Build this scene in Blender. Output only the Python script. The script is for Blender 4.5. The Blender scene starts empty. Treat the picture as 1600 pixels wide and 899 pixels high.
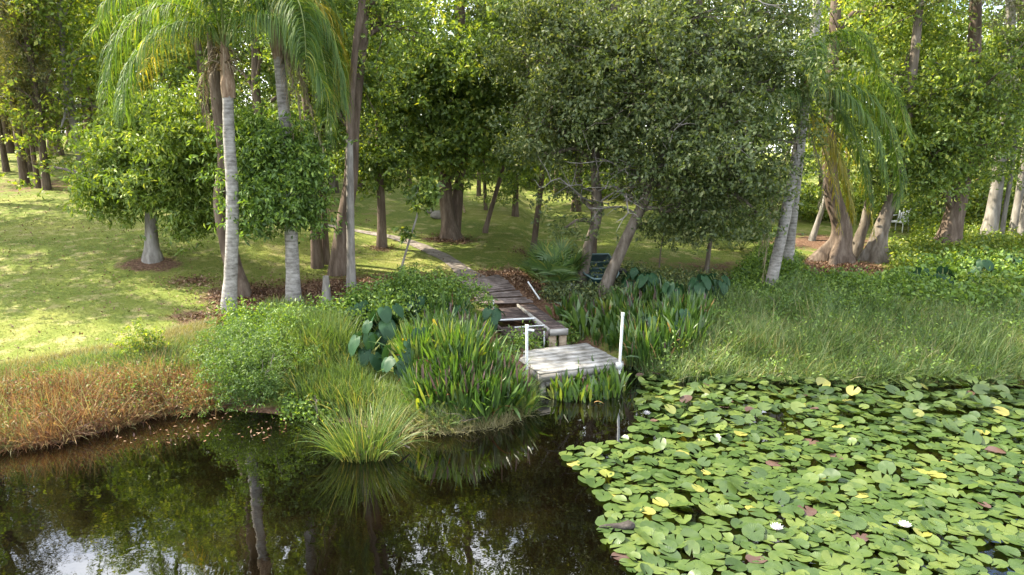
import bpy, math
import numpy as np
from mathutils import Vector
R = math.radians
rng = np.random.default_rng(7)
scene = bpy.context.scene
col = scene.collection

# ------------------------------------------------------------------ camera
W0, H0, F0 = 1600.0, 899.0, 1067.0
CAMZ, PITCH = 4.4, R(11.0)
cd = bpy.data.cameras.new('camera'); cam = bpy.data.objects.new('camera', cd); col.objects.link(cam)
cd.sensor_width = 36.0; cd.lens = 36.0*F0/W0; cd.clip_start = 0.1; cd.clip_end = 2000
cam.location = (0, 0, CAMZ); cam.rotation_euler = (math.pi/2-PITCH, 0, 0)
scene.camera = cam

# ------------------------------------------------------------------ sky, sun, exposure
SUN_EL, SUN_AZ = R(44), R(-74)      # azimuth measured clockwise from +Y: the sun stands behind the trees on the left
w = bpy.data.worlds.new('World'); scene.world = w; w.use_nodes = True
nt = w.node_tree; nt.nodes.clear()
def N(t, k, **kw):
    n = t.nodes.new(k)
    for a, b in kw.items(): setattr(n, a, b)
    return n
sky = N(nt, 'ShaderNodeTexSky', sky_type='NISHITA', sun_disc=False)
sky.sun_elevation = SUN_EL; sky.sun_rotation = SUN_AZ; sky.dust_density = 1.6; sky.air_density = 1.0
tc = N(nt, 'ShaderNodeTexCoord')
mp = N(nt, 'ShaderNodeMapping'); mp.inputs['Scale'].default_value = (1, 1, 2.2)
cn = N(nt, 'ShaderNodeTexNoise'); cn.inputs['Scale'].default_value = 2.3; cn.inputs['Detail'].default_value = 7; cn.inputs['Roughness'].default_value = .55
cr = N(nt, 'ShaderNodeValToRGB'); cr.color_ramp.elements[0].position = .42; cr.color_ramp.elements[1].position = .62
mx = N(nt, 'ShaderNodeMix', data_type='RGBA'); mx.inputs['B'].default_value = (11.5, 11.5, 11.6, 1)
bg = N(nt, 'ShaderNodeBackground'); bg.inputs['Strength'].default_value = 0.132
ow = N(nt, 'ShaderNodeOutputWorld')
L = nt.links.new
L(tc.outputs['Generated'], mp.inputs['Vector']); L(mp.outputs[0], cn.inputs['Vector'])
L(cn.outputs['Fac'], cr.inputs[0]); L(cr.outputs['Color'], mx.inputs['Factor']); L(sky.outputs[0], mx.inputs['A'])
L(mx.outputs['Result'], bg.inputs['Color']); L(bg.outputs[0], ow.inputs['Surface'])
sd = bpy.data.lights.new('sun', 'SUN'); sun = bpy.data.objects.new('sun', sd); col.objects.link(sun)
sd.energy = 5.0; sd.angle = R(.53); sd.color = (1, .90, .72)
ts = Vector((math.sin(SUN_AZ)*math.cos(SUN_EL), math.cos(SUN_AZ)*math.cos(SUN_EL), math.sin(SUN_EL)))
sun.rotation_euler = ts.to_track_quat('Z', 'Y').to_euler(); sun.location = (-60, 60, 60)
scene.view_settings.view_transform = 'Standard'; scene.view_settings.look = 'None'
scene.view_settings.gamma = 1; scene.view_settings.exposure = 1.8
scene.view_settings.use_curve_mapping = False
cy = scene.cycles
cy.max_bounces = 7; cy.diffuse_bounces = 4; cy.glossy_bounces = 3; cy.transmission_bounces = 5; cy.transparent_max_bounces = 4
cy.caustics_reflective = False; cy.caustics_refractive = False; cy.sample_clamp_indirect = 4; cy.use_denoising = True

# ------------------------------------------------------------------ geometry helpers
sp, cp = math.sin(PITCH), math.cos(PITCH)
def ray(px, py):
    u = (px-W0/2)/F0; v = (H0/2-py)/F0
    return np.array((u, cp+v*sp, -sp+v*cp))
def P(px, py, Y):
    d = ray(px, py); return np.array((0, 0, CAMZ))+d*(Y/d[1])
def at(px, py, z):
    d = ray(px, py); return np.array((0, 0, CAMZ))+d*((z-CAMZ)/d[2])
SHpx = [(-900,760),(-300,725),(0,705),(100,690),(190,668),(250,650),(340,640),(420,650),(500,655),(570,670),(640,668),(700,672),(790,660),(836,630),(850,572),(925,560),(985,576),(1060,596),(1150,600),(1300,600),(1450,600),(1600,600),(2000,610),(2600,620)]
SH = np.array([at(a, b, 0)[:2] for a, b in SHpx])
def vnoise(x, y, s, seed=0):
    x = np.asarray(x, float)/s+seed*17.3; y = np.asarray(y, float)/s-seed*9.1
    xi = np.floor(x); yi = np.floor(y); fx = x-xi; fy = y-yi
    fx = fx*fx*(3-2*fx); fy = fy*fy*(3-2*fy)
    def h(a, b):
        q = np.sin(a*127.1+b*311.7+seed*74.7)*43758.5453
        return q-np.floor(q)
    return (h(xi,yi)*(1-fx)+h(xi+1,yi)*fx)*(1-fy)+(h(xi,yi+1)*(1-fx)+h(xi+1,yi+1)*fx)*fy
def smooth(a, b, x):
    t = np.clip((x-a)/(b-a), 0, 1); return t*t*(3-2*t)
def shore(x): return np.interp(x, SH[:,0], SH[:,1])
MOUNDS = []
def gz(x, y):
    x = np.asarray(x, float); y = np.asarray(y, float)
    d = y-shore(x)
    s = .075+.02*smooth(9, 1, x)+.042*smooth(0, -10, x)
    dd = np.where(d < 40, d, 40+(d-40)*.25); dd = np.minimum(dd, 60)
    z = np.where(d < 0, np.maximum(.35*d, -1.2), .34*smooth(0, 1.6, d)+s*np.maximum(dd-1.2, 0))
    z = z+np.where(d > 1, (vnoise(x, y, 3.1, 1)-.5)*.16+(vnoise(x, y, .9, 2)-.5)*.05, 0)
    for mx_, my_, mr, mh in MOUNDS:
        z = z+mh*np.exp(-((x-mx_)**2+(y-my_)**2)/mr**2)
    return z
def G(px, py):
    d = ray(px, py); o = np.array((0, 0, CAMZ)); ts_ = np.arange(6, 140, .02)
    p = o+d*ts_[:,None]; b = p[:,2] < gz(p[:,0], p[:,1])
    i = int(np.argmax(b)) if b.any() else len(ts_)-1
    q = p[i]; return np.array((q[0], q[1], float(gz(q[0], q[1]))))
def nrm(a): return a/np.maximum(np.linalg.norm(a, axis=-1, keepdims=True), 1e-9)

class MB:
    def __init__(s): s.v = []; s.f = []; s.m = []; s.n = 0
    def add(s, v, f, mi=0):
        v = np.asarray(v, float).reshape(-1, 3); f = np.asarray(f, int)
        s.v.append(v); s.f.append(f+s.n); s.m.append(np.full(len(f), mi)); s.n += len(v); return s
    def box(s, c, size, ax=None, mi=0, taper=1.0):
        h = np.asarray(size)/2; A = np.eye(3) if ax is None else np.asarray(ax, float)
        q = []
        for k in (-1, 1):
            t = taper if k > 0 else 1
            for i, j in ((-1,-1),(1,-1),(1,1),(-1,1)): q.append(i*h[0]*t*A[0]+j*h[1]*t*A[1]+k*h[2]*A[2]+np.asarray(c))
        return s.add(q, [(0,3,2,1),(4,5,6,7),(0,1,5,4),(1,2,6,5),(2,3,7,6),(3,0,4,7)], mi)
    def build(s, name, mats, parent=None, smooth_=False, loc=None, local=False):
        me = bpy.data.meshes.new(name)
        V = np.concatenate(s.v); 
        org = np.zeros(3) if loc is None or local else np.asarray(loc, float)
        V = V-org
        ls = [np.full(len(f), f.shape[1]) for f in s.f]; LT = np.concatenate(ls)
        LV = np.concatenate([f.ravel() for f in s.f]); ST = np.concatenate(([0], np.cumsum(LT)[:-1]))
        me.vertices.add(len(V)); me.vertices.foreach_set('co', V.astype(np.float32).ravel())
        me.loops.add(len(LV)); me.loops.foreach_set('vertex_index', LV.astype(np.int32))
        me.polygons.add(len(LT)); me.polygons.foreach_set('loop_start', ST.astype(np.int32)); me.polygons.foreach_set('loop_total', LT.astype(np.int32))
        me.polygons.foreach_set('material_index', np.concatenate(s.m).astype(np.int32))
        if smooth_: me.polygons.foreach_set('use_smooth', np.ones(len(LT), bool))
        for m in (mats if isinstance(mats, (list, tuple)) else [mats]): me.materials.append(m)
        me.update(calc_edges=True)
        o = bpy.data.objects.new(name, me); col.objects.link(o)
        if parent is not None: o.parent = parent
        if loc is not None: o.location = loc
        return o
def tag(o, label=None, cat=None, group=None, kind=None):
    if label: o['label'] = label
    if cat: o['category'] = cat
    if group: o['group'] = group
    if kind: o['kind'] = kind
    return o
def thing(name, label, cat, loc, group=None, rz=0):
    o = bpy.data.objects.new(name, None); o.empty_display_size = .3; col.objects.link(o)
    o.location = tuple(float(c) for c in loc); o.rotation_euler = (0, 0, rz); return tag(o, label, cat, group)
def copy_tree(o, parent=None):
    c = o.copy(); col.objects.link(c)
    if parent is not None: c.parent = parent
    for ch in list(o.children): copy_tree(ch, c)
    return c

def catmull(pts, n):
    pts = np.asarray(pts, float); q = np.vstack((2*pts[0]-pts[1], pts, 2*pts[-1]-pts[-2]))
    out = []; m = len(pts)-1
    for t in np.linspace(0, m, n):
        i = min(int(t), m-1); f = t-i; a, b, c, d = q[i:i+4]
        out.append(.5*((2*b)+(-a+c)*f+(2*a-5*b+4*c-d)*f*f+(-a+3*b-3*c+d)*f**3))
    return np.array(out)
def tube(mb, pts, rad, seg=10, mi=0, lump=0.0, flute=0, fl=0.0, seed=0):
    """pts (n,3), rad (n,) -> swept tube; flute lobes widen towards the foot."""
    pts = np.asarray(pts, float); n = len(pts); rad = np.broadcast_to(rad, (n,))
    T = nrm(np.gradient(pts, axis=0)); up = np.array((0, 1., .13)) if abs(T[0][2]) > .6 else np.array((0, 0, 1.))
    Uv = nrm(np.cross(T, up)); V = np.cross(T, Uv)
    th = np.linspace(0, 2*np.pi, seg, endpoint=False)
    rr = np.repeat(rad[:,None], seg, 1).copy()
    if lump: rr *= 1+lump*(vnoise(th[None]*1.6+seed, np.arange(n)[:,None]*.55+seed*3, 1., seed)-.5)*2
    if flute:
        k = np.linspace(0, 1, n)[:,None]
        rr *= 1+fl*np.exp(-k*9)*(np.cos(flute*th+seed)+.5*np.cos((flute+2)*th+2*seed))[None]
    v = pts[:,None]+rr[...,None]*(np.cos(th)[None,:,None]*Uv[:,None]+np.sin(th)[None,:,None]*V[:,None])
    i = np.arange(n-1)[:,None]*seg; j = np.arange(seg)[None]; j2 = (j+1) % seg
    f = np.stack((i+j, i+j2, i+seg+j2, i+seg+j), -1).reshape(-1, 4)
    mb.add(v.reshape(-1, 3), f, mi)
    b = (n-1)*seg
    mb.add(np.vstack((v[-1], pts[-1])), [(k, (k+1) % seg, seg) for k in range(seg)], mi)
    return mb
def leaves(mb, C, per, spread, Ll, Wl, r, mi=0, up=.35, droop=.25, fold=.18, sel=None):
    C = np.asarray(C, float); n = len(C)*per
    ns = max(1, per//9)
    if per >= 20:      # leaves sit in small sprays, not in an even mist
        sc_ = np.repeat(C, ns, 0)+r.normal(0, 1, (len(C)*ns, 3))*np.asarray(spread)*np.array((1.35, 1.35, .9))
        ix = np.repeat(np.arange(len(C))*ns, per)+r.integers(0, ns, n)
        c = sc_[ix]+r.normal(0, 1, (n, 3))*np.asarray(spread)*np.array((.42, .42, .24))
    else: c = np.repeat(C, per, 0)+r.normal(0, 1, (n, 3))*np.asarray(spread)
    ax = r.normal(0, 1, (n, 3)); ax[:,2] -= droop*1.5; ax = nrm(ax)
    nn = r.normal(0, 1, (n, 3)); nn[:,2] += up*3; sd_ = nrm(np.cross(ax, nn)); nn = np.cross(sd_, ax)
    l = Ll*r.uniform(.6, 1.25, (n, 1)); wd = Wl*r.uniform(.7, 1.2, (n, 1))
    a = c; b = c+ax*l*.45+sd_*wd*.5+nn*wd*fold; d = c+ax*l-nn*l*.12; e = c+ax*l*.45-sd_*wd*.5+nn*wd*fold
    v = np.stack((a, b, d, e), 1).reshape(-1, 3); k = np.arange(n)[:,None]*4
    f = np.concatenate((k+[[0,1,2]], k+[[0,2,3]]))
    if sel is None: mb.add(v, f, mi)
    else:
        m = np.concatenate((sel, sel)); m = np.zeros(2*n, bool) | (r.random(n) < sel).repeat(1)[np.concatenate((np.arange(n), np.arange(n)))]
        mb.add(v, f, mi); mb.m[-1] = np.where(m, 1, mi)
    return mb
def blades(mb, base, d0, Ln, Wd, r, K=4, bend=1.0, prof=None, side=None, mi=0, pull=None):
    base = np.asarray(base, float); n = len(base); d = nrm(np.asarray(d0, float)*np.ones((n, 3)))
    Ln = np.broadcast_to(Ln, (n,))[:,None]; Wd = np.broadcast_to(Wd, (n,))[:,None]; bend = np.broadcast_to(bend, (n,))[:,None]
    prof = np.array([1, .95, .8, .5, .08]) if prof is None else np.asarray(prof); K = len(prof)-1
    if side is None: side = r.normal(0, 1, (n, 3)); side[:,2] *= .2
    side = nrm(np.cross(d, np.cross(side, d)))
    pull = np.array((0, 0, -1.)) if pull is None else np.asarray(pull)
    p = base.copy(); out = []
    for k in range(K+1):
        out.append(p-side*Wd*prof[k]/2); out.append(p+side*Wd*prof[k]/2)
        p = p+d*Ln/K; d = nrm(d+bend*pull/K)
    v = np.stack(out, 1); q = np.arange(n)[:,None,None]*(2*K+2); k = np.arange(K)[None,:,None]*2
    f = (q+k+np.array([0,1,3,2])[None,None]).reshape(-1, 4)
    return mb.add(v.reshape(-1, 3), f, mi)

# ------------------------------------------------------------------ materials
def newmat(name):
    m = bpy.data.materials.new(name); m.use_nodes = True; t = m.node_tree; t.nodes.clear()
    o = N(t, 'ShaderNodeOutputMaterial'); return m, t, o
def ramp(t, cols, pos=None, interp='LINEAR'):
    r_ = N(t, 'ShaderNodeValToRGB'); e = r_.color_ramp.elements; r_.color_ramp.interpolation = interp
    pos = pos or list(np.linspace(0, 1, len(cols)))
    e[0].position = pos[0]; e[0].color = (*cols[0], 1); e[1].position = pos[-1]; e[1].color = (*cols[-1], 1)
    for c, p in zip(cols[1:-1], pos[1:-1]): q = e.new(p); q.color = (*c, 1)
    return r_
def leafmat(name, cols, pos=None, trans=.42, tint=(1.25, 1.15, .35), gloss=.035, rough=.5, mottle=0.0):
    m, t, o = newmat(name); l = t.links.new
    g = N(t, 'ShaderNodeNewGeometry'); r_ = ramp(t, cols, pos)
    if mottle:
        no = N(t, 'ShaderNodeTexNoise'); no.inputs['Scale'].default_value = mottle; no.inputs['Detail'].default_value = 3
        mm = N(t, 'ShaderNodeMath', operation='MULTIPLY_ADD'); mm.inputs[1].default_value = 1.1; mm.inputs[2].default_value = -.55
        aa = N(t, 'ShaderNodeMath', operation='ADD', use_clamp=True)
        geo = g.outputs['Position']; l(geo, no.inputs['Vector'])
        l(no.outputs['Fac'], mm.inputs[0]); l(mm.outputs[0], aa.inputs[0]); l(g.outputs['Random Per Island'], aa.inputs[1]); l(aa.outputs[0], r_.inputs[0])
    else: l(g.outputs['Random Per Island'], r_.inputs[0])
    d = N(t, 'ShaderNodeBsdfDiffuse'); tr = N(t, 'ShaderNodeBsdfTranslucent'); gl = N(t, 'ShaderNodeBsdfGlossy'); gl.inputs['Roughness'].default_value = rough
    mu = N(t, 'ShaderNodeMix', data_type='RGBA', blend_type='MULTIPLY'); mu.inputs['Factor'].default_value = 1; mu.inputs['B'].default_value = (*tint, 1)
    l(r_.outputs[0], mu.inputs['A']); l(r_.outputs[0], d.inputs[0]); l(mu.outputs['Result'], tr.inputs[0])
    a = N(t, 'ShaderNodeMixShader'); a.inputs[0].default_value = trans; b = N(t, 'ShaderNodeMixShader'); b.inputs[0].default_value = gloss
    l(d.outputs[0], a.inputs[1]); l(tr.outputs[0], a.inputs[2]); l(a.outputs[0], b.inputs[1]); l(gl.outputs[0], b.inputs[2]); l(b.outputs[0], o.inputs[0])
    return m
def surfmat(name, cols, scale=6, detail=6, rough=.85, bump=.3, stretch=(1,1,1), pos=None, dist=.02, spec=.3, ringz=0, wave=None, rscale=.5):
    m, t, o = newmat(name); l = t.links.new
    tcn = N(t, 'ShaderNodeTexCoord'); mpn = N(t, 'ShaderNodeMapping'); mpn.inputs['Scale'].default_value = stretch
    no = N(t, 'ShaderNodeTexNoise'); no.inputs['Scale'].default_value = scale; no.inputs['Detail'].default_value = detail; no.inputs['Roughness'].default_value = .65
    l(tcn.outputs['Object'], mpn.inputs[0]); l(mpn.outputs[0], no.inputs['Vector'])
    r_ = ramp(t, cols, pos or list(np.linspace(.3, .7, len(cols)))); fac = no.outputs['Fac']
    if ringz:
        wv = N(t, 'ShaderNodeTexWave', wave_type='BANDS', bands_direction='Z', wave_profile='SAW'); wv.inputs['Scale'].default_value = ringz; wv.inputs['Distortion'].default_value = 1.6; wv.inputs['Detail'].default_value = 3; wv.inputs['Detail Scale'].default_value = 2.5
        l(tcn.outputs['Object'], wv.inputs['Vector'])
        am = N(t, 'ShaderNodeMath', operation='MULTIPLY_ADD'); am.inputs[1].default_value = .13; l(wv.outputs['Fac'], am.inputs[0])
        bm_ = N(t, 'ShaderNodeMath', operation='ADD'); bm_.inputs[1].default_value = -.065; l(fac, bm_.inputs[0]); l(bm_.outputs[0], am.inputs[2]); fac = am.outputs[0]
    l(fac, r_.inputs[0])
    b = N(t, 'ShaderNodeBsdfPrincipled'); b.inputs['Roughness'].default_value = rough; b.inputs['Specular IOR Level'].default_value = spec
    bu = N(t, 'ShaderNodeBump'); bu.inputs['Strength'].default_value = bump; bu.inputs['Distance'].default_value = dist
    l(r_.outputs[0], b.inputs['Base Color']); l(fac, bu.inputs['Height']); l(bu.outputs[0], b.inputs['Normal']); l(b.outputs[0], o.inputs[0])
    return m
M = {}
M['oak'] = leafmat('oak_leaf', [(0.056,0.088,0.033),(0.103,0.146,0.048),(0.166,0.208,0.071),(0.278,0.299,0.127)], [0,.45,.85,1], trans=.42, tint=(1.35,1.3,.4), gloss=.035, rough=.5)
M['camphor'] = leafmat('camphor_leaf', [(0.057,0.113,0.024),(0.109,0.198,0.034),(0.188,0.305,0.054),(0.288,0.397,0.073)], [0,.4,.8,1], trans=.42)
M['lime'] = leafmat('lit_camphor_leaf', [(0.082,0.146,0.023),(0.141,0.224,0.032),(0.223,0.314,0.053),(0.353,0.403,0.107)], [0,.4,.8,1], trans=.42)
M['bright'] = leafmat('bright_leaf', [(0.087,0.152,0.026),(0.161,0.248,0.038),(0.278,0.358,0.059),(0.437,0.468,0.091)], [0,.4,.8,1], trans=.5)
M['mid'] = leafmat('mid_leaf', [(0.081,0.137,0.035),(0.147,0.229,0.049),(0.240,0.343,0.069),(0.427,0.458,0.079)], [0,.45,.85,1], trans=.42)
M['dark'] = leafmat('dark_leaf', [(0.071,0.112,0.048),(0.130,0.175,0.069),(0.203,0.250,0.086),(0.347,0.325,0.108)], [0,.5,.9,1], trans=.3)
M['pine'] = leafmat('pine_needle', [(0.082,0.108,0.048),(0.142,0.162,0.071),(0.266,0.234,0.095)], trans=.3)
M['moss'] = leafmat('hanging_moss', [(.12,.13,.08),(.18,.19,.11),(.22,.22,.14)], trans=.35)
M['frond'] = leafmat('palm_leaflet', [(.05,.11,.022),(.09,.17,.03),(.16,.25,.04),(.38,.38,.05)], [0,.5,.88,1], trans=.5, gloss=.03)
M['frondy'] = leafmat('palm_leaflet_yellow', [(.14,.18,.03),(.30,.27,.035),(.42,.34,.05)], trans=.5)
M['frondd'] = leafmat('palm_leaflet_dead', [(.16,.12,.075),(.24,.19,.125),(.31,.25,.17)], trans=.2, tint=(1,.9,.6))
M['twig'] = surfmat('twig_bark', [(.10,.085,.065),(.2,.18,.15)], scale=12)
M['bark'] = surfmat('oak_bark', [(0.057,0.044,0.033),(0.131,0.108,0.082),(0.220,0.196,0.165)], scale=7, stretch=(1,1,.25), bump=.8, dist=.04)
M['barkd'] = surfmat('brown_bark', [(.05,.035,.025),(.11,.08,.058),(.19,.15,.115)], scale=7, stretch=(1,1,.2), bump=.8, dist=.04)
M['barkp'] = surfmat('pale_bark', [(0.101,0.090,0.074),(0.211,0.195,0.172),(0.328,0.312,0.281)], scale=4.5, stretch=(1.5,1.5,.35), bump=.6, dist=.03)
M['palmbark'] = surfmat('ringed_palm_bark', [(.11,.10,.085),(.25,.235,.215),(.37,.355,.33)], scale=5.5, stretch=(1,1,1.6), bump=.35, dist=.015, ringz=3.6)
M['shaft'] = surfmat('crownshaft', [(.10,.06,.04),(.25,.17,.11),(.36,.29,.21)], scale=8, stretch=(2,2,.3), bump=.6)
M['rachis'] = surfmat('rachis', [(.13,.17,.05),(.22,.25,.09)], scale=8)

# ------------------------------------------------------------------ ground
q = at(835, 505, .4); MOUNDS.append((q[0], q[1], 1.6, -.38)); q = at(815, 480, .6); MOUNDS.append((q[0], q[1], 1.1, -.12))
tA = G(238, 405)
RAMPPX = [(716,445),(778,431),(830,470),(890,515),(890,545),(780,545),(770,500)]
PATHPX = [(548,364),(548,357),(604,364),(654,376),(690,389),(724,408),(750,422),(782,436),(716,452),(702,430),(694,416),(668,401),(638,388),(600,375)]
def px_of(p):
    dep = p[:,1]*cp+(CAMZ-p[:,2])*sp
    return np.column_stack((W0/2+F0*p[:,0]/dep, H0/2-F0*(p[:,1]*sp-(CAMZ-p[:,2])*cp)/dep))
def inpoly(q, poly):
    ins = np.zeros(len(q), bool)
    for a_, b_ in zip(poly, poly[1:]+poly[:1]):
        ins ^= ((a_[1] > q[:,1]) != (b_[1] > q[:,1])) & (q[:,0] < (b_[0]-a_[0])*(q[:,1]-a_[1])/(b_[1]-a_[1]+1e-12)+a_[0])
    return ins
MOUNDS.append((tA[0], tA[1], .75, .16))
LIT = []      # bare soil / leaf litter spots: x, y, rx, ry, strength
for px, py, rx, ry, s_ in [(238,412,.85,.55,.9),(300,440,.8,.5,.5),(330,500,.9,.6,.7),(420,470,1.6,1.1,1),(510,460,1.8,1.3,1),(600,450,1.6,1.0,1),(690,450,1.2,.9,.9),
        (800,440,1.25,1.1,1.15),(640,435,1.2,.5,.8),(703,374,.9,.8,.7),(597,388,.55,.45,.6),(920,450,1.5,1.4,.7),(835,404,.8,.7,.5),(1345,432,2.0,1.1,1.2),(1305,415,1.3,1.,.9),
        (1215,450,1.5,1.2,.8),(1130,420,2.2,1.6,.5),(1280,378,2.4,1.6,.8),(1475,400,1.2,1,.6),(850,545,1.3,.9,1.2),(800,555,.9,.8,1.2),(780,535,.8,.7,1.0),(835,500,1.1,1.2,1.2),(60,290,3,2.5,.5),(1020,410,2,1,.35),(250,270,4,3,.4),(520,330,3,2,.35)]:
    q = G(px, py); LIT.append((q[0], q[1], rx, ry, s_))
xs = np.unique(np.concatenate((np.linspace(-400,-60,18), np.linspace(-60,-26,60), np.arange(-26, 22, .22), np.linspace(22,60,60), np.linspace(60,400,18))))
ys = np.unique(np.concatenate((np.linspace(-120,4,14), np.arange(4, 34, .22), np.arange(34, 75, .8), np.linspace(75,420,24))))
X, Y = np.meshgrid(xs, ys); Z = gz(X, Y)
Z = np.where(Y > 75, Z, Z)
mb = MB(); nx = len(xs)
i = np.arange(len(ys)-1)[:,None]*nx+np.arange(nx-1)[None]
mb.add(np.stack((X, Y, Z), -1).reshape(-1, 3), np.stack((i, i+1, i+nx+1, i+nx), -1).reshape(-1, 4))
m, t, o = newmat('lawn'); l = t.links.new
geo = N(t, 'ShaderNodeNewGeometry')
def noise(t, sc, det=5, ro=.6, vec=None):
    n = N(t, 'ShaderNodeTexNoise'); n.inputs['Scale'].default_value = sc; n.inputs['Detail'].default_value = det; n.inputs['Roughness'].default_value = ro
    if vec is not None: t.links.new(vec, n.inputs['Vector'])
    return n
n1 = noise(t, .35, 4, .6, geo.outputs['Position']); n2 = noise(t, 14, 6, .75, geo.outputs['Position']); n3 = noise(t, 2.2, 5, .65, geo.outputs['Position'])
ra = ramp(t, [(.055,.095,.018),(.125,.165,.03),(.235,.24,.065)], [.36,.5,.64]); rb = ramp(t, [(.06,.085,.018),(.16,.19,.035),(.31,.32,.09)], [.3,.52,.75])
rl = ramp(t, [(.055,.032,.02),(.14,.08,.05),(.27,.19,.13)], [.32,.52,.7])
l(n1.outputs['Fac'], ra.inputs[0]); l(n2.outputs['Fac'], rb.inputs[0]); l(n2.outputs['Fac'], rl.inputs[0])
ma = N(t, 'ShaderNodeMix', data_type='RGBA'); ma.inputs['Factor'].default_value = .5; l(ra.outputs[0], ma.inputs['A']); l(rb.outputs[0], ma.inputs['B'])
dry = N(t, 'ShaderNodeMix', data_type='RGBA'); dry.inputs['B'].default_value = (.33,.29,.13,1)
rd = ramp(t, [(0,0,0),(.85,.85,.85)], [.52,.66]); l(n3.outputs['Fac'], rd.inputs[0]); l(rd.outputs[0], dry.inputs['Factor']); l(ma.outputs['Result'], dry.inputs['A'])
at_ = N(t, 'ShaderNodeAttribute'); at_.attribute_name = 'litter'
mm = N(t, 'ShaderNodeMath', operation='ADD'); l(at_.outputs['Fac'], mm.inputs[0])
m3 = N(t, 'ShaderNodeMath', operation='MULTIPLY_ADD'); m3.inputs[1].default_value = 1.4; m3.inputs[2].default_value = -.7; l(n3.outputs['Fac'], m3.inputs[0]); l(m3.outputs[0], mm.inputs[1])
rm = ramp(t, [(0,0,0),(1,1,1)], [.3,.62]); l(mm.outputs[0], rm.inputs[0])
mf = N(t, 'ShaderNodeMix', data_type='RGBA'); l(rm.outputs[0], mf.inputs['Factor']); l(dry.outputs['Result'], mf.inputs['A']); l(rl.outputs[0], mf.inputs['B'])
b = N(t, 'ShaderNodeBsdfPrincipled'); b.inputs['Roughness'].default_value = .95; b.inputs['Specular IOR Level'].default_value = .15
bu = N(t, 'ShaderNodeBump'); bu.inputs['Strength'].default_value = .9; bu.inputs['Distance'].default_value = .05
l(n2.outputs['Fac'], bu.inputs['Height']); l(bu.outputs[0], b.inputs['Normal']); l(mf.outputs['Result'], b.inputs['Base Color']); l(b.outputs[0], o.inputs[0])
ground = mb.build('ground', m, smooth_=True); tag(ground, kind='structure')
def litter_at(x, y):
    r_ = np.zeros(np.shape(x))
    for lx, ly, rx, ry, s_ in LIT: r_ = np.maximum(r_, s_*np.exp(-(((x-lx)/rx)**2+((y-ly)/ry)**2)**1.3*.8))
    d = y-shore(x); r_ = np.maximum(r_, .9*smooth(.8, -.1, d)); return r_
a = ground.data.attributes.new('litter', 'FLOAT', 'POINT'); a.data.foreach_set('value', litter_at(X, Y).astype(np.float32).ravel())

# ------------------------------------------------------------------ water
m, t, o = newmat('pond_water'); l = t.links.new
geo = N(t, 'ShaderNodeNewGeometry'); n1 = noise(t, .5, 5, .6, geo.outputs['Position']); n2 = noise(t, 3.0, 3, .5, geo.outputs['Position'])
rc = ramp(t, [(.001,.0008,.0005),(.0022,.0015,.0007),(.007,.0045,.0018)], [.35,.52,.72]); l(n1.outputs['Fac'], rc.inputs[0])
d = N(t, 'ShaderNodeBsdfDiffuse'); g = N(t, 'ShaderNodeBsdfGlossy'); g.inputs['Roughness'].default_value = .015; g.inputs['Color'].default_value = (.95,.97,1,1)
fr = N(t, 'ShaderNodeFresnel'); fr.inputs['IOR'].default_value = 2.05
bu = N(t, 'ShaderNodeBump'); bu.inputs['Strength'].default_value = .03; bu.inputs['Distance'].default_value = .05
l(n2.outputs['Fac'], bu.inputs['Height']); l(bu.outputs[0], g.inputs['Normal'])
mxs = N(t, 'ShaderNodeMixShader'); l(fr.outputs[0], mxs.inputs[0]); l(rc.outputs[0], d.inputs[0]); l(d.outputs[0], mxs.inputs[1]); l(g.outputs[0], mxs.inputs[2]); l(mxs.outputs[0], o.inputs[0])
mb = MB(); mb.add([(-400,-120,0),(400,-120,0),(400,24,0),(-400,24,0)], [(0,1,2,3)]); tag(mb.build('water', m), kind='structure')

# ------------------------------------------------------------------ path
def strip(rows, cols_n=5, dz=.02, sub=6, nar=.72):
    Lp = catmull([G(*a) for a, b in rows], (len(rows)-1)*sub+1); Rp = catmull([G(*b) for a, b in rows], (len(rows)-1)*sub+1)
    v = []; n = len(Lp)
    C0 = (Lp+Rp)/2; Lp = C0+(Lp-C0)*nar; Rp = C0+(Rp-C0)*nar
    for k in range(n):
        wv = (vnoise(k*.7, 3, 1, 5)-.5)*.12
        for j in range(cols_n):
            q = Lp[k]+(Rp[k]-Lp[k])*(j/(cols_n-1)); e = wv if j in (0, cols_n-1) else 0
            q = q+np.array((e, 0, 0)); q[2] = gz(q[0], q[1])+dz; v.append(q)
    i = np.arange(n-1)[:,None]*cols_n+np.arange(cols_n-1)[None]
    return np.array(v), np.stack((i, i+1, i+cols_n+1, i+cols_n), -1).reshape(-1, 4)
M['path'] = surfmat('worn_path_stone', [(.08,.065,.05),(.18,.155,.13),(.31,.27,.235)], scale=4.5, detail=9, bump=.5, dist=.03)
mb = MB()
mb.add(*strip([((430,346),(432,342)),((500,353),(503,349)),((548,362),(551,358)),((600,373),(605,366)),((640,386),(652,377)),((672,401),(688,390)),((698,418),(719,407)),((708,433),(746,423)),((716,449),(776,434)),((730,458),(790,443))]))
tag(mb.build('path', M['path'], smooth_=True), kind='structure')
mb = MB(); mb.add(*strip([((70,262),(84,260)),((100,268),(118,265)),((114,277),(130,273)),((134,287),(152,284)),((170,298),(192,295))], dz=.03))
tag(mb.build('path', M['path'], smooth_=True), kind='structure')

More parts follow.
